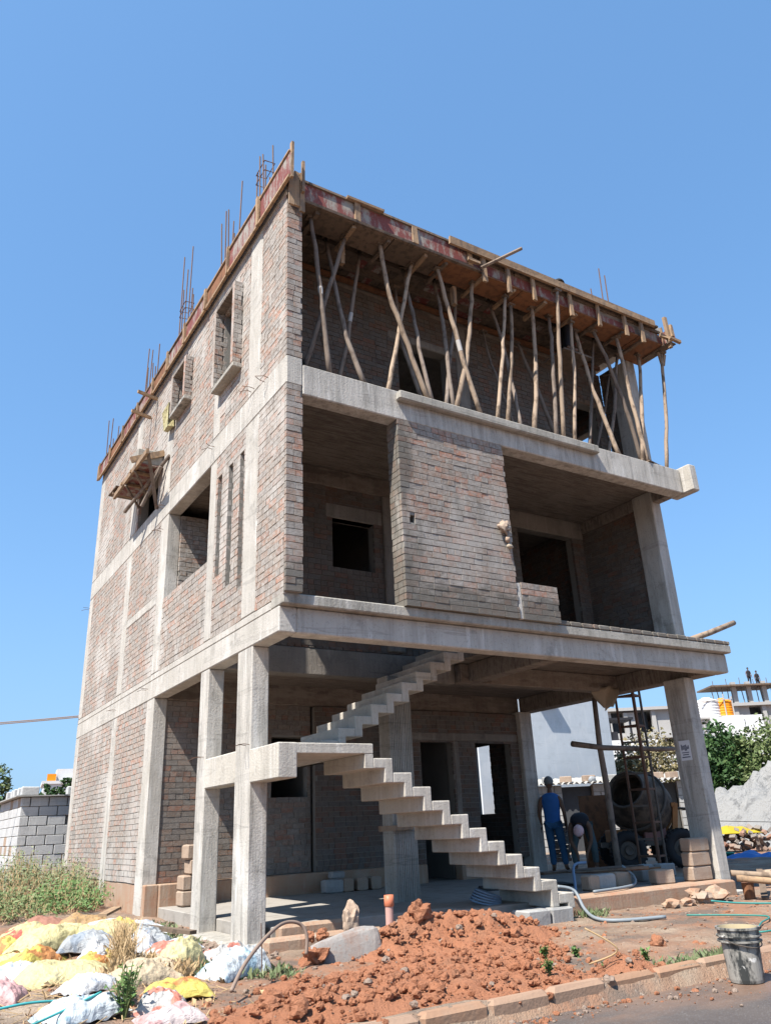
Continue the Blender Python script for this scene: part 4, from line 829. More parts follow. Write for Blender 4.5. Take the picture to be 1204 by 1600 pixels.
def bend(base, lab):
    T_ = thing('person', lab, 'person', base); b0 = Vector(base); f_ = -FW*.85-RT*.3; f_.normalize(); r = f_.cross(UP).normalized()
    q = lambda a, d, u: r*a+f_*d+UP*u
    J = {'pelvis': (q(0, -.32, .88), (.14, .11)), 'belly': (q(0, -.15, .98), (.125, .10)), 'chest': (q(0, .08, .94), (.15, .11)), 'neckb': (q(0, .22, .86), (.07, .06)), 'neck': (q(0, .28, .81), .05), 'skull': (q(0, .32, .76), .05)}
    E_ = [('pelvis', 'belly'), ('belly', 'chest'), ('chest', 'neckb'), ('neckb', 'neck'), ('neck', 'skull')]
    for s_, k in ((-1, 'l'), (1, 'r')):
        J[k+'sh'] = (q(s_*.18, .14, .86), .06); J[k+'el'] = (q(s_*.2, .2, .58), .043); J[k+'wr'] = (q(s_*.09, .26, .34), .03)
        J[k+'hip'] = (q(s_*.1, -.30, .82), .095); J[k+'kn'] = (q(s_*.2, -.12, .45), .062); J[k+'an'] = (q(s_*.2, -.2, .09), .042); J[k+'toe'] = (q(s_*.22, -.04, .035), .036)
        E_ += [('chest', k+'sh'), (k+'sh', k+'el'), (k+'el', k+'wr'), ('pelvis', k+'hip'), (k+'hip', k+'kn'), (k+'kn', k+'an'), (k+'an', k+'toe')]
        hand(J, E_, k, J[k+'wr'][0], q(-s_*.1, .1, -1), f_)
    skinmesh('body', J, E_, SKIN, T_)
    big = lambda k, g_: (J[k][0], tuple(x+g_ for x in J[k][1]) if isinstance(J[k][1], tuple) else J[k][1]+g_)
    tr = {k: big(k, .016) for k in ('pelvis', 'lhip', 'lkn', 'rhip', 'rkn')}
    for k in 'lr': tr[k+'cuff'] = (J[k+'an'][0]+Vector((0, 0, .05)), .062)
    skinmesh('trousers', tr, [('pelvis', 'lhip'), ('lhip', 'lkn'), ('lkn', 'lcuff'), ('pelvis', 'rhip'), ('rhip', 'rkn'), ('rkn', 'rcuff')], TEAL, T_)
    torso('shirt', [(b0+q(0, d, z), a, b_) for d, z, a, b_ in ((-.36, .84, .17, .13), (-.2, .97, .16, .125), (0, .985, .18, .13), (.12, .93, .195, .12), (.2, .87, .15, .1), (.245, .84, .08, .07))], r, None, DARKC, T_)
    head(T_, b0+q(0, .37, .72), f_*.5-UP*.85, f_+UP*.3, HAIR, CHECK)
    return T_
bend((8.38, 4.25, .1), 'man with a checked headcloth bending far down beside the mixer')
rm_ = stand((5.45, 1.0, 9.05), 'man on the roof with only his black hair showing over the edge plank', WHC, DARKC, None, face=RT)
rm_.location = (5.95, .55, 9.0)
# he stands in the stair gap of the roof, feet on a trestle
single(MB().box(5.6, 6.3, .3, .85, 8.96, 8.995), 'trestle_board', PLANK_D, 'board on which the man on the roof stands, hidden behind the shuttering', 'board')
stand((12.15, 2.28, -.3), 'person in dark clothes at the right edge before the heap of stone dust', DARKC, DARKC, DARKC, face=FW)

# ------------------------------------------------------------------ mixer, mast, poles in the carport (frame turned to the street corner)
RZ = math.radians(-31.5)
MX = thing('concrete_mixer', 'rusty wheeled concrete mixer with a tilted open drum behind the timber post', 'concrete mixer', (9.65, 3.95, .09), RZ)
def mx(mb, name, mat, par=MX, smooth=False): return mb.build(name, mat, par, world=False, smooth=smooth)
ax = Vector((-.60, -.66, .46)).normalized(); c0 = Vector((.12, 0, 1.22))
prof = [(.33, .62), (.37, .6), (.39, .56), (.56, .2), (.60, .05), (.60, -.25), (.56, -.33), (.36, -.52), (.1, -.56), (.001, -.56)]
prof = [(.30, .58)]+prof; prof = [(.54, .16), (.30, .56)]+prof[1:]
dr = mx(MB().lathe(c0, ax, [(.001, -.3), (.5, -.2), (.52, .1), (.34, .585), (.37, .6), (.395, .56), (.57, .18), (.61, .05), (.61, -.25), (.57, -.33), (.36, -.52), (.001, -.56)], 32), 'drum', DRUM, smooth=True)
mx(MB().ring(c0+ax*.1, ax, .615, .03, 36, 6), 'drum_ring', DSTEEL, dr); mx(MB().ring(c0+ax*.6, ax, .385, .02, 28, 6), 'drum_lip', DSTEEL, dr)
for k in range(2): 
    a = k*PI/2+.5; u = ax.orthogonal().normalized(); q = ax.cross(u); d = u*math.cos(a)+q*math.sin(a); mx(MB().bar(c0+d*.1+ax*.0, c0+d*.48+ax*.0, .02, .3, ax), 'blade', DSTEEL, dr)
mx(MB().lathe(c0-ax*.62+Vector((.02, 0, 0)), ax, [(.001, .0), (.3, .0), (.42, .02), (.42, .07), (.3, .07), (.001, .07)], 28), 'gear_wheel', ORP)
mx(MB().ring(c0-ax*.6+Vector((.04, -.06, -.04)), ax, .42, .045, 30, 8), 'gear_guard', DSTEEL)
for x_ in (-.55, .8): mx(MB().bar((x_, -.28, .42), (x_, .3, .42), .08, .08), 'cross_beam', DSTEEL)
for y_ in (-.3, .3): mx(MB().bar((-.85, y_, .47), (1.0, y_, .47), .07, .09), 'side_beam', DSTEEL)
mx(MB().bar((.62, -.3, .45), (.75, -.3, 1.2), .07, .1), 'upright', ORP); mx(MB().bar((.62, .3, .45), (.75, .3, 1.2), .07, .1), 'upright', DSTEEL); mx(MB().bar((-.32, .35, .45), (-.1, .35, .95), .07, .1), 'upright', DSTEEL); mx(MB().bar((.7, -.35, 1.17), (.8, .34, 1.17), .08, .08), 'cross_beam', ORP)
mx(MB().bbox(.05, .5, -.27, .1, .5, .78, b=.02), 'engine_cover', m_plain('faded_red_paint', (.26, .13, .11), (.19, .10, .09), 9)); mx(MB().bbox(-.62, -.25, -.24, .2, .5, .74, b=.02), 'engine_box', ORP)
for x_, y_ in ((-.35, -.42), (.72, -.42), (-.35, .45), (.72, .45)):
    w_ = mx(MB().ring((x_, y_, .36), (0, 1, 0), .265, .1, 30, 10), 'wheel', RUBBER, smooth=True)
    mx(MB().lathe((x_, y_-.05, .36), (0, 1, 0), [(.001, 0), (.08, -.02), (.1, .02), (.17, .03), (.19, .1), (.001, .1)], 20), 'rim', DSTEEL, w_)
    tr = MB()
    for k in range(26):
        a = 2*PI*k/26; d = Vector((math.cos(a), 0, math.sin(a))); tr.obox(Vector((x_, y_, .36))+d*.362, Vector((-d.z, 0, d.x))*.04, Vector((0, .13, 0)), d*.02)
    mx(tr, 'tread', RUBBER, w_)
hw = mx(MB().ring((1.2, -.5, 1.05), (.8, -.5, .1), .40, .022, 36, 8), 'hand_wheel', HOSE, smooth=True)
for k in range(3):
    a = k*2*PI/3+.3; n1 = Vector((.8, -.5, .1)).normalized(); u = n1.orthogonal().normalized(); q = n1.cross(u); mx(MB().tube([(1.2, -.5, 1.05), Vector((1.2, -.5, 1.05))+(u*math.cos(a)+q*math.sin(a))*.4], .014, 6), 'spoke', DSTEEL, hw)
mx(MB().tube([(.8, -.2, 1.1), (1.2, -.5, 1.05)], .025, 8), 'wheel_shaft', DSTEEL)
# lattice mast
MS = thing('hoist_mast', 'tall rusty lattice hoist mast standing beside the right side of the house', 'mast', (8.72, 2.85, .08), RZ)
cr = [(-.24, 0), (.24, -.02), (.02, -.3)]
for i, (a, b_) in enumerate(cr): mx(MB().tube([(a, b_, 0), (a, b_, 4.5), (a, b_, 9.2)], (.034 if i == 2 else .025), 7), 'chord', RUST if i != 1 else DSTEEL, MS)
for k in range(31):
    z = .3+k*.29
    for i in range(3):
        p, q = cr[i], cr[(i+1) % 3]
        if i == 0 or k % 2 == 0 or z > 6: mx(MB().bar((p[0], p[1], z), (q[0], q[1], z), .026, .035), 'rung', DSTEEL if k % 2 else RUST, MS)
tp = thing('timber_post', 'grey round post propping the slab in front of the mixer', 'post', (8.02, 3.05, .1))
MB().tube([(8.02, 3.05, .1), (8.0, 3.04, .9), (8.01, 3.05, 1.6), (7.96, 3.04, 2.3), (8.0, 3.05, 3.25)], [.062, .058, .06, .055, .05], 10, jit=.04).build('pole', POLE_D, tp, smooth=True)
single(MB().tube([(7.27, 3.06, 2.38), (8.0, 2.98, 2.31), (9.0, 2.6, 2.26), (9.4, 2.5, 2.26)], [.055, .05, .045, .042], 9, jit=.05), 'cross_pole', POLE_D, 'dark horizontal pole tied across the post and the hoist mast', 'pole', smooth=True)
# cloth sagging from the beam
mb = MB(); nu, nv = 10, 8
for j in range(nv):
    for i in range(nu):
        u_, v_ = i/(nu-1), j/(nv-1); wdt = (1-v_)*.5+.06
        mb.v.append((7.55+(u_-.5)*wdt*1.0, 2.32+.05*math.sin(u_*9+v_*4)+(u_-.5)*-.2, 3.33-.42*v_*(1-.25*abs(u_-.4))+.02*math.sin(u_*12)))
mb.f = [(j*nu+i, j*nu+i+1, (j+1)*nu+i+1, (j+1)*nu+i) for j in range(nv-1) for i in range(nu-1)]
o = single(mb, 'hanging_cloth', CLOTHB, 'beige cloth bag hanging from the beam above the timber post', 'cloth', smooth=True); o.modifiers.new('s', 'SOLIDIFY').thickness = .006
# plywood, brick stack, plank pile
PW = thing('plywood_sheet', 'rust brown sheet leaning behind the timber post', 'sheet', (9.75, 5.1, .09), RZ)
mx(MB().obox((0, 0, .72), (.72, 0, 0), (0, .03, 0), (0, .1, 1.45)), 'sheet', PLYO, PW)
BS = thing('brick_stack', 'stack of broken bricks behind the bending man', 'bricks', (8.75, 5.25, .09), RZ)
for k in range(18):
    i, j = k % 2, k//2; mx(MB().obox((-.15+i*.2+R_.uniform(-.02, .02), R_.uniform(-.03, .03), .2+j*.085), Vector((.19, R_.uniform(-.03, .03), 0)), (0, .22, 0), (0, 0, .075), .008), 'brick', BRICK_P, BS)
pk = 0
for i, (x, y, a, l, w1, z, lab) in enumerate(((5.9, 1.75, .25, 1.5, .3, .33, 'wide grey board on top of the plank pile on the carport floor'), (6.35, 1.5, -.1, 1.3, .22, .31, 'brown board in the plank pile with a broken orange edge'), (6.0, 1.35, .05, 1.2, .2, .335, 'thin board lying nearest the plinth in the plank pile'), (6.7, 1.9, .4, 1.0, .25, .30, 'grey board at the back of the plank pile'))):
    d = Vector((math.cos(a-.55), math.sin(a-.55), .02)); n1 = Vector((-d.y, d.x, 0)); single(MB().obox((x, y, z), d*l, n1*w1, (0, 0, .022), .012), 'board', PLANK_D if i != 1 else PLYO, lab, 'board', 'boards piled on the carport floor')
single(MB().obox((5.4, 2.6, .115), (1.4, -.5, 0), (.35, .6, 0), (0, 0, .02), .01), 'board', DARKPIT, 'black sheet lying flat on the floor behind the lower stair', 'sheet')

# hoses and coil
def hose(pts, r, mat, lab, name='hose', grp=None):
    P_ = []; n = len(pts)
    for i in range(n-1):
        p0, p1, p2, p3 = [Vector(pts[min(max(k, 0), n-1)]) for k in (i-1, i, i+1, i+2)]
        for q in range(6):
            s_ = q/6; P_.append(.5*((2*p1)+(p2-p0)*s_+(2*p0-5*p1+4*p2-p3)*s_**2+(3*p1-p0-3*p2+p3)*s_**3))
    P_.append(Vector(pts[-1])); return single(MB().tube(P_, r, 8), name, mat, lab, 'hose' if name == 'hose' else name.replace('_', ' '), grp, True)
hose([(4.16, .5, .26), (4.35, .4, .2), (4.3, .2, .0), (4.1, -.2, -.07), (4.2, -.5, -.08), (4.7, -.75, -.07)], .021, HOSE, 'grey hose curving from the stair foot down over the plinth to the ground')
hose([(4.6, .7, .14), (4.9, .95, .16), (5.4, 1.45, .42), (5.7, 1.5, .45)], .021, m_plain('blue_grey_hose', (.16, .24, .36), None, 9, .5), 'blue grey hose rising onto the plank pile')
hose([(4.9, .6, .14), (5.6, .72, .14), (6.1, .95, .15), (6.25, 1.1, .25), (6.2, 1.25, .38)], .02, HOSE, 'grey hose looping along the plinth edge up to the plank pile')
mb = MB()
for k in range(5): mb.ring((3.3+.02*k, .95+.01*k, .13+.022*k), (.1+.05*k, -.2, 1), .2-.008*k, .014, 22, 6)
single(mb, 'hose_coil', m_plain('pale_blue_hose', (.20, .28, .38), None, 9, .45), 'coil of pale blue hose on the floor under the stair', 'hose coil', smooth=True)
hose([(4.9, -.9, -.06), (5.4, -1.6, -.07), (4.9, -1.9, -.08), (4.2, -2.35, -.07), (4.6, -2.4, -.06), (5.2, -2.2, -.05)], .009, m_plain('green_hose', (.04, .22, .19), None, 9, .5), 'thin green hose snaking over the wet ground near the bucket')
hose([(5.9, -.5, .0), (6.2, -.7, -.04), (6.6, -1.0, -.06), (7.0, -1.2, -.07)], .011, m_plain('teal_hose', (.05, .25, .23), None, 9, .5), 'short teal hose end among the rubble at the plinth')

# ------------------------------------------------------------------ right side: logs, tarp, heaps
for i, (a, b_, r, m, lab) in enumerate(((( 6.95, -.1, .26), (7.9, -.9, .12), .042, POLE, 'upper of the two pale logs lying right of the front column'), ((6.92, -.2, .2), (7.85, -1.05, .03), .045, PLANK, 'lower, more orange log lying right of the front column'), ((8.6, .6, .12), (9.6, .1, .16), .06, POLE, 'thick log end lying by the blue tarp'))):
    single(MB().tube([a, (Vector(a)+Vector(b_))/2+Vector((0, 0, .01)), b_], r, 9, jit=.04), 'log', m, lab, 'log', 'logs lying right of the front column', True)
single(MB().bar((8.25, .35, .22), (7.25, -.35, -.08), .09, .02), 'board', PLANK_D, 'dark narrow board leaning on the ground beside the right column foot', 'board')
st_ = MB(); st_.lathe((7.2, -.15, -.1), (0, 0, 1), [(.001, 0), (.075, 0), (.085, .22), (.001, .22)], 16); single(st_, 'tin', PLYO, 'orange tin standing under the two pale logs', 'tin')
def heap(name, mat, cx, cy, rx_, ry_, h, lab, cat, seed, n=60, z0=-.12, rough=.35):
    mb = MB(); 
    for j in range(n):
        for i in range(n):
            u_, v_ = i/(n-1)*2-1, j/(n-1)*2-1; d = math.hypot(u_, v_)
            nz = noise.fractal(Vector((u_*2.2+seed, v_*2.2, seed)), .9, 2.1, 6); z = h*max(0, 1-d**1.5)*(1+rough*nz*1.3)+rough*.12*h*noise.fractal(Vector((u_*9, v_*9, seed)), 1, 2, 4)*max(0, 1-d)
            mb.v.append((cx+u_*rx_, cy+v_*ry_, z0+z-(.05 if d > .98 else 0)))
    mb.f = [(j*n+i, j*n+i+1, (j+1)*n+i+1, (j+1)*n+i) for j in range(n-1) for i in range(n-1)]
    o = mb.build(name, mat, smooth=True, kind='stuff'); o['label'] = lab; o['category'] = cat; return o
heap('stone_dust_heap', DUST, 22.6, 9.2, 4.8, 3.2, 2.45, 'pale grey heap of stone dust in front of the trees', 'heap', 3.1, 80)
bh = thing('brick_heap', 'heap of broken red bricks topped by a yellow sack', 'brick heap', (16.3, 6.3, -.1))
for k in range(130):
    u_, v_ = R_.gauss(0, .75), R_.gauss(0, .45); h = max(0, .75*(1-(u_/1.9)**2-(v_/1.2)**2)); z = -.05+h*R_.uniform(.3, 1)
    d = Vector((R_.uniform(-1, 1), R_.uniform(-1, 1), R_.uniform(-.5, .5))).normalized(); n1 = d.orthogonal().normalized()
    MB().obox(Vector((16.3, 6.3, z))+RT*u_+FW*v_, d*R_.uniform(.1, .22), n1*.1, d.cross(n1)*.075, .006).build('brick', BRICK_R, bh)
for i, (x, y, z, r, m, lab) in enumerate(((7.7, -.75, -.08, .13, CBLOCK, 'grey stone on the ground below the two logs'), (8.3, -.6, -.06, .16, TBLOCK, 'tan stone slab on the wet ground past the right column'), (7.1, -1.05, -.08, .14, CBLOCK, 'flat pale stone at the right edge below the logs'), (6.35, -.02, -.08, .13, TBLOCK, 'pale broken brick leaning on the plinth rubble'), (6.75, .05, -.07, .15, TANPL, 'orange lump of rubble at the foot of the right column'), (6.05, .0, -.1, .09, TANPL, 'small orange lump in the plinth rubble'), (5.7, .0, -.1, .11, TANPL, 'flat red shard in the plinth rubble'), (6.5, .2, -.05, .12, TANPL, 'tan lump of rubble against the plinth wall'))):
    single(MB().rock((x, y, z+r*.5), r, 2, (1.2, .9, .65), .4, i+40), 'stone', m, lab, 'stone', 'stones and rubble by the right column')
def sheet(cx, cy, z0, lx, ly, h, mat, lab, name, cat, seed, rz=0):
    mb = MB(); n = 22; c, s_ = math.cos(rz), math.sin(rz)
    for j in range(n):
        for i in range(n):
            u_, v_ = i/(n-1)*2-1, j/(n-1)*2-1; z = h*(1-u_*u_)*(1-v_*v_)+h*.5*noise.noise(Vector((u_*2.5, v_*3, seed)))*(1-max(abs(u_), abs(v_))**4)
            x, y = u_*lx*(1+.1*noise.noise(Vector((v_*2, seed, 0)))), v_*ly; mb.v.append((cx+x*c-y*s_, cy+x*s_+y*c, z0+max(.01, z)))
    mb.f = [(j*n+i, j*n+i+1, (j+1)*n+i+1, (j+1)*n+i) for j in range(n-1) for i in range(n-1)]
    o = single(mb, name, mat, lab, cat, smooth=True); o.modifiers.new('s', 'SOLIDIFY').thickness = .004; return o
sheet(13.9, 4.55, -.07, .95, .6, .24, TARPB, 'blue plastic tarp crumpled on the ground before the brick heap', 'tarp', 'tarp', 4, -.5)
sheet(16.0, 6.45, .52, .75, .35, .18, YELP, 'bright yellow plastic sack lying on the brick heap', 'yellow_sack', 'sack', 8, -.5)
gb = MB().lathe((13.75, 5.1, -.06), (0, 0, 1), [(.001, 0), (.17, 0), (.24, .22), (.26, .22), (.25, .24), (.22, .22), (.16, .02), (.001, .02)], 20); single(gb, 'basin', GREENP, 'green plastic basin beside the blue tarp', 'basin', smooth=True)
single(MB().tube([(8.0, .85, .95), (10.0, .4, .84), (12.5, -.1, .78)], .005, 5), 'string_line', NYLON, 'dark string running right from the front column', 'string')

# ------------------------------------------------------------------ shed
SH = thing('block_shed', 'low grey block shed with a corrugated roof behind the mixer', 'shed', (18.15, 11.6, 0), RZ); SH.scale = (1.37, 1.37, 1.13); WM['block_shed'] = WM['block_shed'] @ Matrix.Diagonal((1.37, 1.37, 1.13, 1))
Lx = 3.2
bm_ = CBLOCK; segs = [(-2.3, -1.75), (-.62, .25), (.95, 1.45)]
sw = MB().box(-2.3, 1.62, .15, .25, 0, 1.9); 
wl = mx(MB().box(-2.3, -1.72, 0.02, .12, 0, 1.9).box(-.95, .55, .02, .12, 0, 1.9).box(1.15, 1.62, .02, .12, 0, 1.9).box(-2.3, 1.62, 2.0, 2.12, 0, 1.9).box(-2.3, -2.18, .13, 2.0, 0, 1.9).box(1.5, 1.62, .13, 2.0, 0, 1.9), 'wall', MORTAR, SH)
for a, b_ in ((-2.3, -1.72), (-.95, .55), (1.15, 1.62)):
    for k in range(9):
        x = a-(.2 if k % 2 else 0)
        while x < b_-.02:
            A, B = max(x, a), min(x+.385, b_); x += .4
            if B-A > .05: mx(MB().box(A, B-.012, .0+R_.uniform(-.004, .004), .08, .01+k*.21, .2+k*.21, .003), 'block', CBLOCK, wl)
mx(MB().box(-1.7, -.97, .08, .12, 0, 1.85), 'door', m_plain('shed_door_dark', (.05, .055, .06), (.035, .035, .04), 9), SH); mx(MB().box(-.985, -.945, -.01, .1, 0, 1.88), 'door_frame', PLANK_D, SH)
mx(MB().box(.6, 1.12, .1, .14, 0, 1.85), 'door', DARKPIT, SH)  # dark sheet stands in for the shade inside the doorway
cor = MB(); n = 160
for i in range(n):
    x = -2.45+4.2*i/(n-1); z = .035*math.sin(i/(n-1)*4.2/.146*2*PI)
    cor.v += [(x, -.25, 1.93+z), (x, 2.3, 2.2+z), (x, 2.3, 2.208+z), (x, -.25, 1.938+z)]
cor.f = [(i*4+k, i*4+(k+1) % 4, (i+1)*4+(k+1) % 4, (i+1)*4+k) for i in range(n-1) for k in range(4)]
mx(cor, 'roof', ASBEST, SH)
labs = ('grey', 'orange', 'tan', 'orange brown', 'grey white', 'tan', 'grey', 'orange', 'pale', 'grey')
for i, (x, y, l, m) in enumerate(((-2.05, .1, .3, CBLOCK), (-1.6, .0, .4, TBLOCK), (-1.0, .1, .42, TBLOCK), (-.5, -.05, .4, CBLOCK), (-.1, .1, .45, TBLOCK), (.3, .0, .4, CBLOCK), (.72, .1, .4, TBLOCK), (1.05, -.02, .35, TBLOCK), (1.32, .1, .3, CBLOCK), (1.55, .0, .3, CBLOCK))):
    o = MB().bbox(-l/2, l/2, -.13, .13, 0, .2, .015).build('block', m); p = WM['block_shed'] @ Vector((x, y, 1.97+y*.106)); o.location = p; o.rotation_euler = (0, 0, RZ+R_.uniform(-.2, .2))
    tag(o, 'block weighing down the shed roof, %s from the shed end nearest the house' % ('first second third fourth fifth sixth seventh eighth ninth tenth'.split()[i]), 'block', 'blocks lying on the shed roof')
p = WM['block_shed'] @ Vector((-.95, -.05, 2.02)); single(MB().rock(p, .16, 2, (1, .6, .8), .1, 9), 'bundle', SK_G, 'round grey bundle on the edge of the shed roof', 'bundle', smooth=True)

# ------------------------------------------------------------------ neighbour buildings
NB_ = thing('plastered_building', 'tall plain pale grey plastered building behind the shed', 'building', (18, 16, 0))
MB().box(15.2, 22.3, 16, 26, -.2, 9.5).build('wall', PLASTER, NB_); MB().bbox(18.35, 19.35, 15.75, 15.998, 5.36, 5.5, .01).build('sunshade', PLASTER, NB_)
def grey_frame(name, lab, base, rz, W0, D0, floors, fh, bays, mat=FARGREY, z0=0):
    t_ = thing(name, lab, 'building', base, rz)
    mb = MB()
    for k in range(floors+1): mx(MB().box(-W0/2-.3, W0/2+.3, -.5, D0, z0+k*fh-.15, z0+k*fh+.15), 'floor_slab', mat, t_)
    bw = W0/bays
    for k in range(floors):
        for i in range(bays+1): mx(MB().box(-W0/2+i*bw-.2, -W0/2+i*bw+.2, -.2, .2, z0+k*fh+.15, z0+(k+1)*fh-.15), 'column', mat, t_)
        for i in range(bays):
            x = -W0/2+i*bw; sp = R_.choice([.35, .5, .65])
            mx(MB().box(x+.2, x+bw*sp, .05, .25, z0+k*fh+.15, z0+(k+1)*fh-.15), 'wall', mat, t_); mx(MB().box(x+bw*sp, x+bw-.2, .05, .22, z0+k*fh+.15, z0+k*fh+(.5 if k % 2 else 1.0)), 'parapet', mat, t_)
            mx(MB().box(x+bw*sp, x+bw-.2, 1.4, 1.5, z0+k*fh+.15, z0+(k+1)*fh-.15), 'opening', FARDARK, t_)  # dark sheets give the open bays their inner shade
    mx(MB().box(-W0/2, W0/2, D0-.3, D0, z0, z0+floors*fh), 'wall', mat, t_); return t_
fb = grey_frame('unfinished_block', 'long grey unfinished concrete block with open bays far behind the trees', (67.0, 44.0, 0), RZ, 34, 10, 4, 2.78, 12)
for i in range(2): # rooftop frame with scaffold
    pass
rf = thing('rooftop_storey', 'half built rooftop storey on thin props on the far grey block', 'scaffold', (70.4, 41.9, 11.2), RZ)
for k in range(14): mx(MB().tube([(-3.2+k*.5, R_.uniform(-.3, .3), 0), (-3.2+k*.5+R_.uniform(-.1, .1), 0, 1.7)], .05, 5), 'prop', POLE_D, rf)
mx(MB().box(-3.6, 3.8, -1, 3, 1.7, 1.85), 'deck', PLANK_D, rf)
for x in (-1.2, .3, 1.9): mx(MB().box(x, x+.45, -.2, .2, 0, 2.2), 'column', FARGREY, rf)
for k in range(5): mx(MB().tube([(-3+k*1.4, 0, 1.8), (-3+k*1.4, 0, 2.4+R_.uniform(0, .4))], .03, 5), 'rebar', RUST, rf)
for i, (x, lab) in enumerate(((.9, 'far worker standing tallest on the rooftop frame'), (1.7, 'far worker crouching lower on the rooftop frame'))):
    p = WM['rooftop_storey'] @ Vector((x, 0, 1.86 if i == 0 else 1.5)); stand(tuple(p), lab, DARKC, DARKC, None, face=-FW)
WB = thing('white_building', 'plain white building carrying an orange water tank between the trees', 'building', (50.3, 29.2, 0), RZ)
mx(MB().box(-2.0, .4, 0, 5, 0, 7.75), 'wall', WHITE, WB); mx(MB().box(.402, 2.2, .0, 4, 0, 6.9), 'wall', WHITE, WB); mx(MB().box(.5, 1.9, .2, 3, 6.9, 7.75), 'stair_head', WHITE, WB); mx(MB().box(-5.5, -2.01, 2, 6, 0, 5.3), 'wall', WHITE, WB)
def tank(name, base, r, h, mat, lab, rz=RZ):
    t_ = thing(name, lab, 'water tank', base, rz); pr_ = [(.001, 0), (r, 0)]
    for k in range(6): z = h*.85*k/6; pr_ += [(r, z), (r*1.04, z+.05), (r*1.04, z+h*.85/6-.08), (r, z+h*.85/6-.03)]
    pr_ += [(r*.95, h*.87), (r*.4, h*.97), (r*.35, h), (.001, h)]
    mx(MB().lathe((0, 0, 0), (0, 0, 1), pr_, 24), 'tank_body', mat, t_, True); mx(MB().lathe((0, 0, h), (0, 0, 1), [(.001, .06), (r*.35, .04), (r*.36, -.02)], 18), 'lid', mat, t_, True)
tank('water_tank', (50.5, 30.5, 7.78), .72, 1.35, TANKO, 'bright orange water tank on top of the white building')
ts = thing('tank_stand', 'steel stand holding the white water tank near the right column', 'stand', (49.6, 31.2, 0), RZ)
for x in (-.8, .8):
    for y in (-.8, .8): mx(MB().bar((x, y, 0), (x, y, 7.6), .12, .12), 'leg', FARGREY, ts)
mx(MB().box(-1, 1, -1, 1, 7.6, 7.72), 'platform', FARGREY, ts); mx(MB().tube([(1, -.9, 7.7), (1, -.9, 9.4)], .05, 6), 'rail_post', FARGREY, ts); mx(MB().tube([(1.6, -.9, 7.2), (1.6, -.9, 9.2)], .05, 6), 'rail_post', FARGREY, ts); mx(MB().bar((-.9, -.95, 8.9), (1.6, -.95, 9.0), .05, .06), 'rail', FARGREY, ts)
tank('water_tank', (49.6, 31.2, 7.73), .92, 1.5, WHITE, 'white water tank on the steel stand next to the right column')
rh = thing('rooftop_shelter', 'small dark shelter standing on a far roof beside the grey plastered building', 'shelter', (52.5, 42.5, 0), RZ)
mx(MB().box(-1.6, 3.4, 0, 4, 0, 7.4), 'wall', WHITE, rh); mx(MB().box(-1.2, 1.2, .3, 3, 9.2, 9.4), 'roof', DARKC, rh)
for x in (-1.0, .9): mx(MB().box(x, x+.12, .5, .62, 7.4, 9.2), 'leg', DARKC, rh)
mx(MB().box(-.9, -.3, .6, 1.2, 7.4, 8.2), 'barrel', DARKC, rh)
# left: far white house
LW = thing('far_white_house', 'far white house with an orange roof box seen over the block hut', 'house', (14.5, 92, 0), math.radians(-8))
mx(MB().box(-2.2, 4.5, 0, 8, 0, 7.6), 'wall', WHITE, LW); mx(MB().box(-.9, 1.8, 1, 5, 7.6, 9.0), 'stair_head', WHITE, LW); mx(MB().box(-2.4, 4.7, -.2, 8.2, 7.3, 7.62), 'roof_slab', WHITE, LW); mx(MB().box(-1.9, -.95, .2, 1.0, 7.62, 8.4), 'tank_box', TANKO, LW)
for x in (.3, 1.9, 3.2): mx(MB().box(x, x+.7, -.04, .02, 4.6, 6.2), 'window', FARDARK, LW)
# concrete block hut
HT = thing('block_hut', 'low grey concrete block hut left of the house with loose blocks on top', 'hut', (-.86, 12.3, 0))
hw_ = MB().box(-.80, 4.0, 12.36, 12.5, -.1, 2.02).box(-.80, -.66, 12.51, 16, -.1, 2.02).build('wall', MORTAR, HT)
def hut_row(axis, a0, a1, z, off, skip=None):
    x = a0-off
    while x < a1-.03:
        A, B = max(x, a0), min(x+.39, a1); x += .4
        if B-A < .06 or (skip and skip(A, z)): continue
        j = R_.uniform(-.006, .006)
        if axis == 'y': mb = MB().bbox(A, B-.01, 12.30+j, 12.44, z, z+.195, .008)
        else: mb = MB().bbox(-.86+j, -.72, A, B-.01, z, z+.195, .008)
        mb.build('block', HBLOCK if R_.random() > .04 else TBLOCK, hw_)
for k in range(10):
    z = .02+k*.205
    hut_row('y', -.865, 1.4, z, .2 if k % 2 else 0, lambda A, zz: .0 < A-.02 < .26 and abs(zz-.02-7*.205) < .05)
    hut_row('x', 12.452, 15.9, z, .0 if k % 2 else .2)
MB().box(-1.0, 2.0, 12.2, 16.2, 2.075, 2.10).build('roof_sheet', ASBEST, HT)
for i, (x, y, r_, lab) in enumerate(((-.7, 12.4, 0, 'loose block on the hut roof at its front corner'), (.3, 12.45, 0, 'loose block in the middle of the hut roof edge'), (.85, 12.4, .3, 'loose block on the hut roof against the house'), (-.8, 12.9, 1.5, 'second loose block along the sunny side of the hut roof'), (-.82, 13.4, 1.5, 'third loose block along the sunny side of the hut roof'), (-.8, 13.95, 1.5, 'fourth loose block along the sunny side of the hut roof'), (-.82, 14.6, 1.5, 'farthest loose block along the sunny side of the hut roof'))):
    block(x, y, 2.102, (.38, .19, .19), HBLOCK, lab, 'loose blocks on the hut roof', r_)
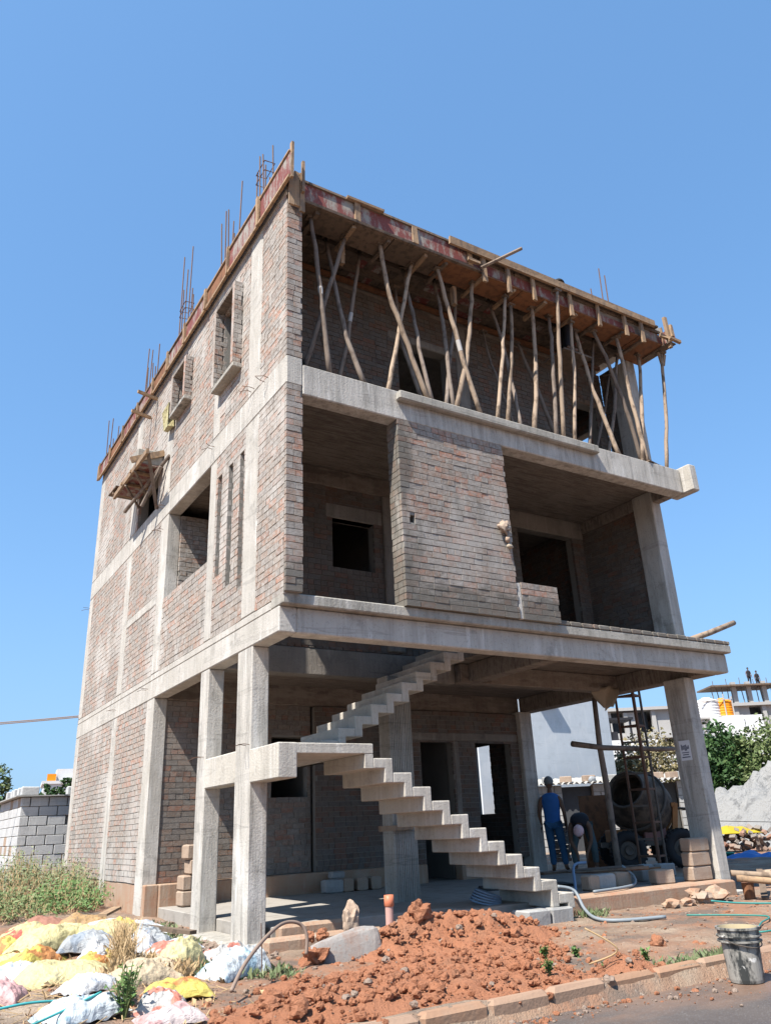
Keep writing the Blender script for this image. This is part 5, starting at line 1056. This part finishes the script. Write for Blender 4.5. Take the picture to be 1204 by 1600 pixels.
for i, dz in enumerate((0, .03)):
    pts = []
    for k in range(13):
        s_ = k/12; pts.append((-.02-9*s_, 11.3+5*s_, 3.73+dz+.12*s_*(i*2-.6)-.9*s_*(1-s_)*(.6+.3*i)))
    single(MB().tube(pts, .012, 5), 'overhead_wire', WIRE, ('upper' if i else 'lower')+' brown wire strung from the rear corner of the house', 'wire', 'wires strung from the rear corner of the house')

# ------------------------------------------------------------------ trees and plants
def leafcloud(mb, c, r, n, size, rr, sq=(1, 1, 1), clump=None):
    """n leaf quads spread in small clumps through an ellipsoid volume"""
    c = Vector(c); m = clump or max(6, n//28)
    cl = []
    for _ in range(m):
        d = Vector((rr.gauss(0, 1), rr.gauss(0, 1), rr.gauss(0, 1))).normalized()*r*(rr.uniform(.35, 1)**.6); cl.append(c+Vector((d.x*sq[0], d.y*sq[1], d.z*sq[2])))
    for _ in range(n):
        q = rr.choice(cl)+Vector((rr.gauss(0, 1), rr.gauss(0, 1), rr.gauss(0, .8)))*r*.13
        a = Vector((rr.gauss(0, 1), rr.gauss(0, 1), rr.gauss(0, .7))).normalized(); b_ = a.orthogonal().normalized(); b_ = (b_*math.cos(rr.random()*6)+a.cross(b_)*math.sin(rr.random()*6)).normalized(); s_ = size*rr.uniform(.6, 1.3)
        mb.add([q-a*s_, q+b_*s_*.45, q+a*s_, q-b_*s_*.45], [(0, 1, 2, 3)])
def tree(lab, base, h, cr_r, mat, n, size, name='tree', sq=(1, 1, 1.0), seed=1, low=.5):
    rr = random.Random(seed); t_ = thing(name, lab, 'tree', base, 0, 'trees around the site'); b0 = Vector(base)
    tk = MB(); tk.tube([b0, b0+Vector((.05, .03, h*.3)), b0+Vector((-.03, .1, h*.75))], [h*.03, h*.022, h*.008], 8); lb = []
    for k in range(7):
        a = rr.uniform(0, 6.28); s_ = b0+Vector((0, .03, h*rr.uniform(.25, .6))); e = s_+Vector((math.cos(a)*cr_r*.7, math.sin(a)*cr_r*.7, cr_r*rr.uniform(.3, .8))); tk.tube([s_, (s_+e)/2+Vector((0, 0, .1)), e], [h*.012, h*.008, h*.004], 6); lb.append(e)
    tk.build('trunk', BARK, t_, smooth=True)
    cm = MB(); leafcloud(cm, b0+Vector((0, 0, h*low+ (h*(1-low))*.45)), cr_r, n, size, rr, (sq[0], sq[1], sq[2]*(h*(1-low)*.62/cr_r)))
    for e in lb: leafcloud(cm, e, cr_r*.45, n//9, size, rr)
    cm.build('crown', mat, t_)
tree('dark green dense tree just right of the front column', (25.4, 13.3, -.1), 4.3, 1.5, LEAF_D, 7000, .11, seed=3, low=.15)
tree('olive green airy tree at the right edge of the picture', (26.2, 11.0, -.1), 4.2, 1.75, LEAF_M, 7000, .10, seed=5, low=.12)
tree('dark shrubby tree filling the gap behind the stone dust heap', (27.2, 12.6, -.1), 2.9, 1.6, LEAF_D, 5000, .11, seed=6, low=.1)
tree('dry brownish tree seen between the hoist mast and the right column', (26.4, 17.4, -.1), 4.7, 1.7, LEAF_B, 4200, .10, seed=8, low=.25)
tree('second dry tree partly hidden by the hoist mast', (24.6, 18.8, -.1), 3.9, 1.5, LEAF_B, 3200, .10, seed=9, low=.25)
tree('slender grey green tree at the left edge behind the hut', (1.3, 38.3, -.1), 4.9, 1.1, LEAF_M, 2600, .12, seed=12, low=.3, sq=(.8, .8, 1.1))
tree('low dark tree at the left edge behind the hut', (.6, 36, -.1), 3.2, 1.4, LEAF_D, 2600, .12, seed=13, low=.2)
tree('small dark tree in front of the far white house', (7.3, 58.5, -.1), 5.4, .8, LEAF_D, 1300, .14, seed=14, low=.45)
tree('second small dark tree in front of the far white house', (8.5, 58, -.1), 5.6, .75, LEAF_D, 1300, .14, seed=15, low=.45)
# weed thicket beside the left wall
rr = random.Random(5)
def weeds(lab, cx, cy, rx_, ry_, h, n, mat, seed, z0=.0, size=.03, name='weed_bush'):
    rr = random.Random(seed); t_ = thing(name, lab, 'bush', (cx, cy, z0), 0, 'weeds along the left wall'); st = MB(); lf = MB()
    for k in range(n):
        a, d = rr.uniform(0, 6.28), rr.random()**.5; x, y = cx+math.cos(a)*d*rx_, cy+math.sin(a)*d*ry_; hh = h*(1-.55*d*d)*rr.uniform(.55, 1.1)
        g0 = Vector((x, y, gz(x, y))); tp = g0+Vector((rr.gauss(0, .12), rr.gauss(0, .12), hh)); st.tube([g0, (g0+tp)/2+Vector((rr.gauss(0, .02), 0, 0)), tp], [.005, .004, .002], 3, cap=False)
        for q in range(13):
            s_ = rr.uniform(.25, 1.05); p_ = g0.lerp(tp, s_)+Vector((rr.gauss(0, .05), rr.gauss(0, .05), rr.gauss(0, .03))); a_ = Vector((rr.gauss(0, 1), rr.gauss(0, 1), rr.gauss(.3, .7))).normalized(); b_ = a_.orthogonal().normalized(); z_ = size*rr.uniform(.6, 1.4)
            lf.add([p_-a_*z_, p_+b_*z_*.35, p_+a_*z_, p_-b_*z_*.35], [(0, 1, 2, 3)])
    st.build('stems', STRAW, t_); lf.build('leaves', mat, t_)
weeds('tall grey green weeds in front of the block hut', -1.0, 10.2, .6, 1.6, .95, 330, LEAF_W, 21)
weeds('grey green weeds against the left brick wall', -.45, 8.4, .42, 1.3, .75, 300, LEAF_W, 22)
weeds('brighter low weeds before the corner column plinth', -.75, 7.0, .5, 1.1, .45, 260, LEAF_G, 23)
weeds('low olive weeds at the left edge behind the sacks', -1.75, 6.6, .55, 1.3, .4, 220, LEAF_M, 24)
def grass(lab, spots, mat, seed, n, h):
    rr = random.Random(seed); mb = MB()
    for cx, cy, r in spots:
        for k in range(int(n*r*r*8)+10):
            a, d = rr.uniform(0, 6.28), rr.random()**.6*r; x, y = cx+math.cos(a)*d, cy+math.sin(a)*d; z = gz(x, y)
            hh = h*rr.uniform(.4, 1.2); u_ = Vector((rr.gauss(0, .4), rr.gauss(0, .4), 1)).normalized(); s_ = Vector((math.cos(a*3), math.sin(a*3), 0))*.004
            b0 = Vector((x, y, z-.01)); mb.add([b0-s_, b0+s_, b0+u_*hh*.6+s_*.8, b0+u_*hh+Vector((rr.gauss(0, .02), rr.gauss(0, .02), -.01))], [(0, 1, 2, 3)])
    o = mb.build('grass', mat, kind='stuff'); return o
grass('', [(-.75, -.35, .35), (-.45, -.75, .25), (-.95, .6, .2), (4.4, .2, .22), (4.6, .3, .15), (2.2, -3.1, .3), (2.6, -3.15, .3), (1.5, -3.2, .2), (-.6, 2.6, .4), (-.35, 3.6, .4), (-.5, 1.8, .3)], LEAF_W, 31, 330, .11)
grass('', [(-1.25, -.35, .22), (-1.5, -.1, .2), (-1.75, -.55, .18), (-1.35, .2, .2), (-1.1, -.15, .2), (-1.55, -.55, .2)], STRAW, 33, 900, .14)
def sprig(lab, x, y, h, n, seed, mat=LEAF_G, name='green_weed', size=.03, z=None):
    rr = random.Random(seed); z = gz(x, y) if z is None else z; t_ = thing(name, lab, 'plant', (x, y, z), 0, 'small green plants on the soil'); st = MB(); lf = MB()
    for k in range(n):
        a = rr.uniform(0, 6.28); tp = Vector((x+math.cos(a)*h*.6*rr.random(), y+math.sin(a)*h*.6*rr.random(), z+h*rr.uniform(.5, 1.1))); st.tube([(x, y, z-.02), (Vector((x, y, z))+tp)/2+Vector((0, 0, .02)), tp], .004, 4, cap=False)
        for q in range(7):
            p_ = Vector((x, y, z)).lerp(tp, rr.uniform(.3, 1)); d = Vector((rr.gauss(0, 1), rr.gauss(0, 1), rr.gauss(.3, .5))).normalized(); b_ = d.cross(UP).normalized() if abs(d.z) < .95 else d.orthogonal(); s_ = size*rr.uniform(.7, 1.3); n1 = d.cross(b_)*.15*s_
            lf.add([p_, p_+d*s_*.6+b_*s_*.5-n1, p_+d*s_*1.5, p_+d*s_*.6-b_*s_*.5-n1], [(0, 1, 2, 3)])
    st.build('stems', LEAF_M, t_); lf.build('leaves', mat, t_)
sprig('leafy green plant growing between the sacks at the bottom', -1.95, -1.6, .30, 22, 41, size=.03)
sprig('second leafy plant beside the cream cloth sack', -1.88, -1.3, .26, 14, 42, size=.03)
# ------------------------------------------------------------------ red soil
BUMPS = [(1.25, -.4, .27, .40, .32), (2.15, -.55, .26, .46, .36), (2.75, -.45, .13, .3, .3), (1.68, -.4, .14, .4, .35), (.85, -.5, .10, .3, .3), (1.8, -1.3, .09, .55, .55), (.7, -1.5, .09, .7, .6), (-.3, -1.9, .10, .6, .5), (.1, -2.7, .10, .8, .5), (1.0, -2.4, .075, .8, .6), (-.9, -2.4, .10, .5, .5), (-.55, -1.3, .06, .3, .3), (1.15, -3.4, .16, .2, .22), (-1.35, -2.5, .07, .35, .4)]
def mz(x, y):
    h = sum(a*math.exp(-((x-cx)/sx)**2-((y-cy)/sy)**2) for cx, cy, a, sx, sy in BUMPS)
    return h
gs = .028; xs = np.arange(-2.0, 4.0, gs); ys = np.arange(-4.15, .75, gs); mb = MB(); ok = {}
for j, y in enumerate(ys):
    for i, x in enumerate(xs):
        x, y = float(x), float(y); h = mz(x, y); base = gz(x, y) if y > -3.75 else -.06
        if y < -3.3: base = max(-.06, min(base, .1)) if y > -3.72 else -.06
        rg = noise.fractal(Vector((x*5, y*5, 1.7)), .8, 2.1, 5); rg2 = noise.turbulence(Vector((x*14, y*14, 5.1)), 3, False)
        z = base+h*(1+.2*rg)+min(h*4, 1)*(.035*rg+.03*rg2)-.04
        mb.v.append((x, y, z)); ok[(i, j)] = h > .035
nx = len(xs)
mb.f = [(j*nx+i, j*nx+i+1, (j+1)*nx+i+1, (j+1)*nx+i) for j in range(len(ys)-1) for i in range(nx-1) if ok[(i, j)] and ok[(i+1, j+1)] and ok[(i, j+1)] and ok[(i+1, j)]]
sm = mb.build('red_soil', SOIL, smooth=True, kind='stuff')
def soilz(x, y): return (gz(x, y) if y > -3.7 else -.06)+mz(x, y)*1.0-.02
cl = MB(); cg = MB()
for k in range(11000):
    x, y = R_.uniform(-1.9, 3.4), R_.uniform(-4.0, .3); h = mz(x, y)
    if R_.random() > min(1, .08+h*4): continue
    r = .006+.034*R_.random()**5
    (cg if (R_.random() < .06) else cl).rock((x, y, soilz(x, y)+r*.25), r, 2 if r > .02 else 1, (1, 1, .85), .32, k)
for k in range(120):
    x, y = R_.uniform(-1.5, 3.0), R_.uniform(-3.3, .1); h = mz(x, y)
    if h < .1: continue
    r = R_.uniform(.035, .07); cl.rock((x, y, soilz(x, y)+r*.15), r, 2, (1, 1, .8), .34, k+900)
for k in range(2200): # scattered stones over the whole verge and the foot of the kerb
    x, y = R_.uniform(-3, 7.5), R_.uniform(-3.4, .3); r = .005+.022*R_.random()**4
    (cl if R_.random() < .4 else cg).rock((x, y, gz(x, y)+r*.3), r, 1, (1, 1, .7), .4, k)
for k in range(500):
    x = R_.uniform(-1, 5); y = -3.72-abs(R_.gauss(0, .09 if not .7 < x < 1.7 else .22)); r = .004+.02*R_.random()**4; (cl if R_.random() < .6 else cg).rock((x, y, -.052+r*.3), r, 1, (1, 1, .7), .4, k)
cl.build('soil_clods', SOIL, kind='stuff'); cg.build('clay_clods', CLAY, kind='stuff')
gr = MB()
for k in range(900):
    x, y = R_.uniform(-.9, .2), R_.uniform(.2, 4.6); r = .012+.03*R_.random()**2
    if R_.random() < .5: x, y = R_.gauss(-.3, .25), R_.gauss(1.6, .8)
    gr.rock((x, y, gz(x, y)+r*.3), r, 1, (1, 1, .7), .4, k)
gr.build('gravel', CLAY, kind='stuff')
for i, (x, y, r, sq, m, lab) in enumerate(((.72, -.1, .12, (.75, .7, 1.4), TBLOCK, 'upright brown rock at the end of the plinth wall'), (1.30, -.5, .11, (1.1, .9, .95), SOIL, 'largest round clod of red soil on the mound crest'), (.12, -.42, .13, (1.1, .9, .9), SOIL, 'red clod beside the grey stone slab'), (.5, .15, .06, (1, 1, 1), SOIL, 'small red clod on the plinth wall left of the upright rock'), (.38, .18, .05, (1, 1, 1), SOIL, 'smallest red clod on the plinth wall'), (3.0, -2.1, .07, (1, 1, 1), SOIL, 'lone red clod on the verge right of the mound'))):
    z = soilz(x, y); z = max(z, .03) if i in (3, 4) else z
    if i == 0: z = .1
    single(MB().rock((x, y, z+r*sq[2]*.55), r, 3, sq, .42, i+70), 'rock', m, lab, 'rock', 'rocks and big clods on the soil mound')
# grey stone slab
sl_ = MB(); V_, F_ = ICO[3]; pw = lambda v: math.copysign(abs(v)**.42, v)
for v in V_:
    k = 1+.10*noise.noise(v*1.7+Vector((4, 1, 2)))+.05*noise.noise(v*5); p = Vector((.34*pw(v.x)*k, .12*pw(v.y)*k, .17*pw(v.z)*k*(1-.25*v.x)))
    p.rotate(Matrix.Rotation(-.26, 4, 'Y')); p.rotate(Matrix.Rotation(-.3, 4, 'X')); p.rotate(Matrix.Rotation(-.25, 4, 'Z')); sl_.v.append(p+Vector((.5, -.4, -.03)))
sl_.f = list(F_)
single(sl_, 'stone_slab', BOULD, 'grey angular stone slab tilted in the red soil before the plinth', 'stone')
# orange pipe
PP = thing('drain_pipe', 'orange plastic pipe standing upright out of the soil mound', 'pipe', (1.5, .42, -.1))
MB().lathe((1.5, .42, .0), (0, 0, 1), [(.046, 0), (.046, .30)], 20).build('pipe', PVCP, PP, smooth=True)
MB().lathe((1.5, .42, .24), (0, 0, 1), [(.047, 0), (.056, .01), (.056, .12), (.043, .12), (.043, -.2)], 20).build('collar', PVC, PP, smooth=True)
# bent pipe
hose([(-1.2, -1.7, .0), (-.95, -1.35, .12), (-.6, -.95, .24), (-.3, -.65, .3), (-.12, -.6, .28), (-.05, -.62, .18), (-.06, -.63, .02)], .016, m_plain('bent_pipe_grey', (.26, .19, .15), None, 12, .5), 'thin bent pipe arching out of the red soil', 'bent_pipe')
single(MB().tube([(-.55, -.75, -.05), (-.56, -.74, .33)], .005, 5), 'rod', RUST, 'thin upright rod beside the white sack near the bent pipe', 'rod')
# weeds on mound
for i, (x, y, lab) in enumerate(((1.55, -2.1, 'small green weed low on the red mound'), (1.0, -2.75, 'grey green weed on the red soil near the kerb'), (2.3, -2.55, 'weed between the mound and the kerb'), (2.0, -2.0, 'tiny green weed right of the mound'), (1.6, -2.75, 'tiny weed sprig next to the kerb'))):
    sprig(lab, x, y, .1 if i < 3 else .06, 12, 50+i, size=.025, z=soilz(x, y))
for i, (a, b_, c_) in enumerate((((.9, -3.3, .1), (1.0, -3.5, .2), (.85, -3.35, .34)),)): hose([a, b_, c_], .006, STRAW, 'dry bent stalk standing on the kerb', 'dry_stalk')

# ------------------------------------------------------------------ sacks
def sack(name, x, y, z, a, b_, c, rz, mat, lab, seed, tie=0, tilt=0.0, flat=.6, cat='sack', pinch=.0):
    n = 40; rr = random.Random(seed); mb = MB(); ct, sn = math.cos(rz), math.sin(rz); S_ = seed*3.17
    lump = [(rr.uniform(-.6, .6), rr.uniform(-.6, .6), rr.uniform(.4, .65), rr.uniform(-.25, .22)) for _ in range(4)]
    dirs = [(math.cos(q), math.sin(q), rr.uniform(5, 9), rr.uniform(0, 6)) for q in (rr.uniform(-.5, .5), rr.uniform(.6, 1.6), rr.uniform(-1.6, -.6))]
    def pt(u_, v_, top):
        e = max(0, 1-abs(u_)**2.6)**.55*max(0, 1-abs(v_)**2.6)**.55
        X_ = a*1.12*u_*(1-.10*(1-v_*v_)+.06*noise.noise(Vector((v_*2, S_, 0)))); Y_ = b_*1.12*v_*(1-.14*(1-u_*u_)+.08*noise.noise(Vector((u_*2, S_, 5))))
        if tie and u_ > .5: q = (u_-.5)/.5; Y_ *= 1-.75*q*q if q < .75 else .58+(q-.75)*.9
        h = 1+sum(g*math.exp(-((u_-x0)**2+(v_-y0)**2)/w_**2) for x0, y0, w_, g in lump)
        wv = noise.noise(Vector((u_*1.6+S_, v_*1.6, 2)))
        fold = sum((1-abs(math.sin((u_*dx+v_*dy)*f_*.5+ph+wv*2.2)))**2.5 for dx, dy, f_, ph in dirs)/3
        cr = 1-abs(noise.noise(Vector((u_*3.1+S_, v_*3.1, 7))))*3
        Z_ = c*1.12*e*h*(.76+.28*fold+.07*cr)+.008*noise.noise(Vector((u_*6, v_*6, S_)))*e
        if not top: Z_ = -.12*c*e
        Z_ += c*.25*(1-e)*noise.noise(Vector((u_*3, v_*3, S_+3)))
        return (x+X_*ct-Y_*sn, y+X_*sn+Y_*ct, z+.04+Z_+X_*tilt)
    for top in (True, False):
        o0 = len(mb.v); mb.v += [pt(i/n*2-1, k/n*2-1, top) for k in range(n+1) for i in range(n+1)]
        mb.f += [(o0+k*(n+1)+i, o0+k*(n+1)+i+1, o0+(k+1)*(n+1)+i+1, o0+(k+1)*(n+1)+i) for k in range(n) for i in range(n)]
    o = single(mb, name, mat, lab, cat, 'old sacks dumped left of the house', True); return o
Q = math.radians
SK = [(-1.95, 2.75, .30, .24, .22, Q(-20), SK_R, 'yellow sack with a big red print at the back left of the pile', 0), (-2.18, 2.35, .22, .2, .17, Q(-60), SK_YB, 'golden yellow sack end hanging below the red print sack', 1), (-1.78, 1.85, .44, .22, .22, Q(25), SK_Y, 'long dusty pale yellow sack lying slanted behind the flat printed one', 1),
      (-1.12, 3.75, .34, .22, .2, Q(-25), SK_O, 'brown ribbed sack at the top of the pile', 0), (-1.5, 4.4, .30, .3, .16, Q(-10), NETT, 'heap of reddish brown netting behind the brown sack', 0), (-.85, 3.0, .55, .2, .16, Q(-28), SK_W, 'whitish grey sheet sack spread across the top of the pile', 1),
      (-1.35, 1.75, .34, .22, .2, Q(10), SK_Y, 'pale yellow sack with a rolled hem in the middle of the pile', 1), (-1.15, 1.8, .13, .2, .24, Q(60), SK_YB, 'bright yellow crumpled sack behind the white bags', 0), (-.95, 1.75, .2, .18, .17, Q(-70), SK_G, 'blue grey bag at the middle of the pile', 0), (-.85, 1.35, .14, .16, .15, Q(-30), SK_G, 'small grey bag between the blue grey and white ones', 0),
      (-.72, 1.15, .26, .16, .15, Q(25), SK_W, 'dusty white bag lying at the right end of the pile', 1), (-2.05, .05, .40, .30, .16, Q(-15), SK_Y, 'large flat pale yellow sack with faded print at the front of the pile', 0), (-1.68, .35, .25, .13, .14, Q(20), SK_YB, 'yellow edge of a sack folded over behind the small white bag', 0), (-1.72, .42, .14, .12, .19, Q(-40), SK_W, 'left one of the two small bright white bags', 0), (-1.43, .62, .12, .11, .17, Q(50), SK_WB, 'right one of the two small bright white bags', 0),
      (-1.0, .12, .24, .17, .22, Q(35), SK_Y, 'yellow pyramid shaped sack with a torn peak', 1), (-.5, .25, .32, .17, .16, Q(20), SK_WR, 'white sack with an orange red tear near the corner column', 0), (-.72, -.5, .3, .17, .2, Q(30), SK_WB, 'silvery white sack against the plinth next to the rod', 0), (-.42, -.22, .12, .14, .2, Q(80), SK_G, 'small grey white sack flap right beside the plinth', 0),
      (-1.6, -.65, .28, .2, .13, Q(15), SK_C, 'cream cloth bundle in folds by the leafy plant', 0), (-1.45, -1.2, .24, .18, .12, Q(-10), SK_YB, 'yellow plastic sack under the striped one', 0), (-1.68, -1.55, .15, .17, .13, Q(70), SK_WR, 'crumpled white and red striped sack at the bottom', 0), (-2.2, -1.45, .26, .2, .16, Q(20), SK_WB, 'white sack with pale blue stripes at the bottom of the pile', 1), (-2.62, -.35, .16, .2, .17, Q(60), SK_P, 'pink sack cut off by the left edge of the pile', 0), (-2.3, 1.6, .18, .2, .1, Q(10), SK_Y, 'small cream sack under the golden one at the left', 0), (-1.75, -1.98, .2, .14, .09, Q(0), SK_P, 'white and pink crumpled sack at the very bottom', 0),
      (-1.55, 2.55, .30, .2, .2, Q(-35), SK_Y, 'dusty yellow sack wedged between the red print sack and the white sheet', 1), (-1.2, 2.35, .26, .2, .18, Q(50), SK_W, 'crumpled off white sack in the centre of the pile below the white sheet', 0),
      (-1.62, 1.2, .26, .18, .17, Q(-15), SK_G, 'grey crumpled sack behind the dry grass tuft', 0), (-1.15, 1.0, .22, .17, .14, Q(70), SK_W, 'small whitish sack right of the dry grass tuft', 0),
      (-2.15, 1.1, .3, .2, .16, Q(35), SK_YB, 'deep yellow sack at the left behind the large flat one', 0), (-2.35, .65, .22, .16, .13, Q(-30), SK_W, 'greyish white sack at the left edge beside the large flat one', 0),
      (-1.3, -.15, .2, .14, .12, Q(-40), SK_C, 'small cream sack between the pyramid sack and the cream bundle', 0), (-1.0, .62, .2, .15, .12, Q(0), SK_WR, 'white sack with red print behind the pyramid sack', 0),
      (-2.0, -.75, .22, .16, .1, Q(30), SK_W, 'thin white sack lying in the litter before the large flat one', 0), (-.75, 2.2, .2, .16, .13, Q(20), SK_G, 'dull grey sack at the right of the white sheet by the plank', 0)]
for i, (x, y, a, b_, c, rz, m, lab, tie) in enumerate(SK): sack('sack', x, y, gz(x, y)-.03, a, b_, c, rz, m, lab, i+1, tie)
single(MB().bar((-.95, 3.2, .12), (-.35, 1.7, .06), .1, .04), 'plank', PLANK_D, 'weathered plank lying across the rubble behind the white sheet sack', 'plank')
single(MB().bar((-1.0, 3.3, .2), (-.75, 3.6, .25), .12, .03), 'plank', PLANK, 'short board end beside the weathered plank', 'plank')
hose([(-2.9, -1.2, .0), (-2.55, -1.15, .02), (-2.3, -1.1, .0)], .009, m_plain('teal_strip', (.06, .35, .36), None, 9, .5), 'teal plastic strip lying at the left bottom edge', 'strip')
hose([(-2.6, -1.75, -.02), (-2.35, -1.6, .02), (-2.1, -1.5, .08)], .008, m_plain('teal_strip_two', (.07, .36, .36), None, 9, .5), 'teal strip running under the blue striped white sack', 'strip')
lt = MB()
for k in range(700):
    x, y = R_.gauss(-1.9, .5), R_.gauss(-.6, 1.0)
    if not (-3 < x < -.9 and -2.6 < y < 1.8): continue
    d = Vector((R_.gauss(0, 1), R_.gauss(0, 1), R_.gauss(0, .25))).normalized(); lt.bar(Vector((x, y, gz(x, y)+.015))-d*R_.uniform(.02, .09), Vector((x, y, gz(x, y)+.02))+d*R_.uniform(.02, .09), .006, .004)
for k in range(160):   # scraps of torn plastic and paper
    x, y = R_.gauss(-1.7, .55), R_.gauss(.2, 1.2)
    if not (-3 < x < -.6): continue
    a_ = Vector((R_.gauss(0, 1), R_.gauss(0, 1), R_.gauss(0, .5))).normalized()*R_.uniform(.01, .05); b_ = a_.orthogonal().normalized()*R_.uniform(.008, .03); c_ = Vector((x, y, gz(x, y)+.03)); lp = a_.cross(b_).normalized()*.012
    lt.add([c_-a_, c_+b_+lp, c_+a_, c_-b_+lp], [(0, 1, 2, 3)])
lt.build('litter', STRAW, kind='stuff')
st = MB()
for k in range(420):
    x, y = -1.52+R_.gauss(0, .045), .22+R_.gauss(0, .09); l = R_.uniform(.12, .42); st.tube([(x, y, gz(x, y)), (x+R_.gauss(0, .03), y+R_.gauss(0, .03), l*.5+gz(x, y)), (x+R_.gauss(0, .06), y+R_.gauss(0, .06), l+gz(x, y))], [.003, .003, .002], 3, cap=False)
o = st.build('dry_grass', STRAW, kind='stuff')

# ------------------------------------------------------------------ bucket
BK = thing('paint_bucket', 'cement splashed dark plastic bucket standing on the road by the kerb', 'bucket', (1.83, -3.9, -.055))
r0, r1, h = .115, .142, .35
MB().lathe((1.83, -3.9, -.05), (0, 0, 1), [(.001, 0), (r0, 0), (r0+.004, .02), (r1-.012, h*.72), (r1+.012, h*.73), (r1+.013, h*.76), (r1-.004, h*.765), (r1-.003, h*.82), (r1+.014, h*.83), (r1+.014, h*.855), (r1, h*.86), (r1+.002, h*.95), (r1+.012, h*.96), (r1+.012, h), (r1-.004, h)], 36).build('shell', BUCK, BK, smooth=False)
MB().lathe((1.83, -3.9, -.05), (0, 0, 1), [(r1-.005, h), (r1-.012, h*.9), (r0-.004, .06), (.001, .05)], 36).build('inside', BUCKI, BK, smooth=True)
MB().tube([(1.83+(r1+.012)*math.cos(a), -3.9+(r1+.012)*math.sin(a)-.012*math.sin(a*1), .225-.05*math.sin(a-PI)) for a in np.linspace(PI, 2*PI, 14)], .004, 5).build('handle', DSTEEL, BK)
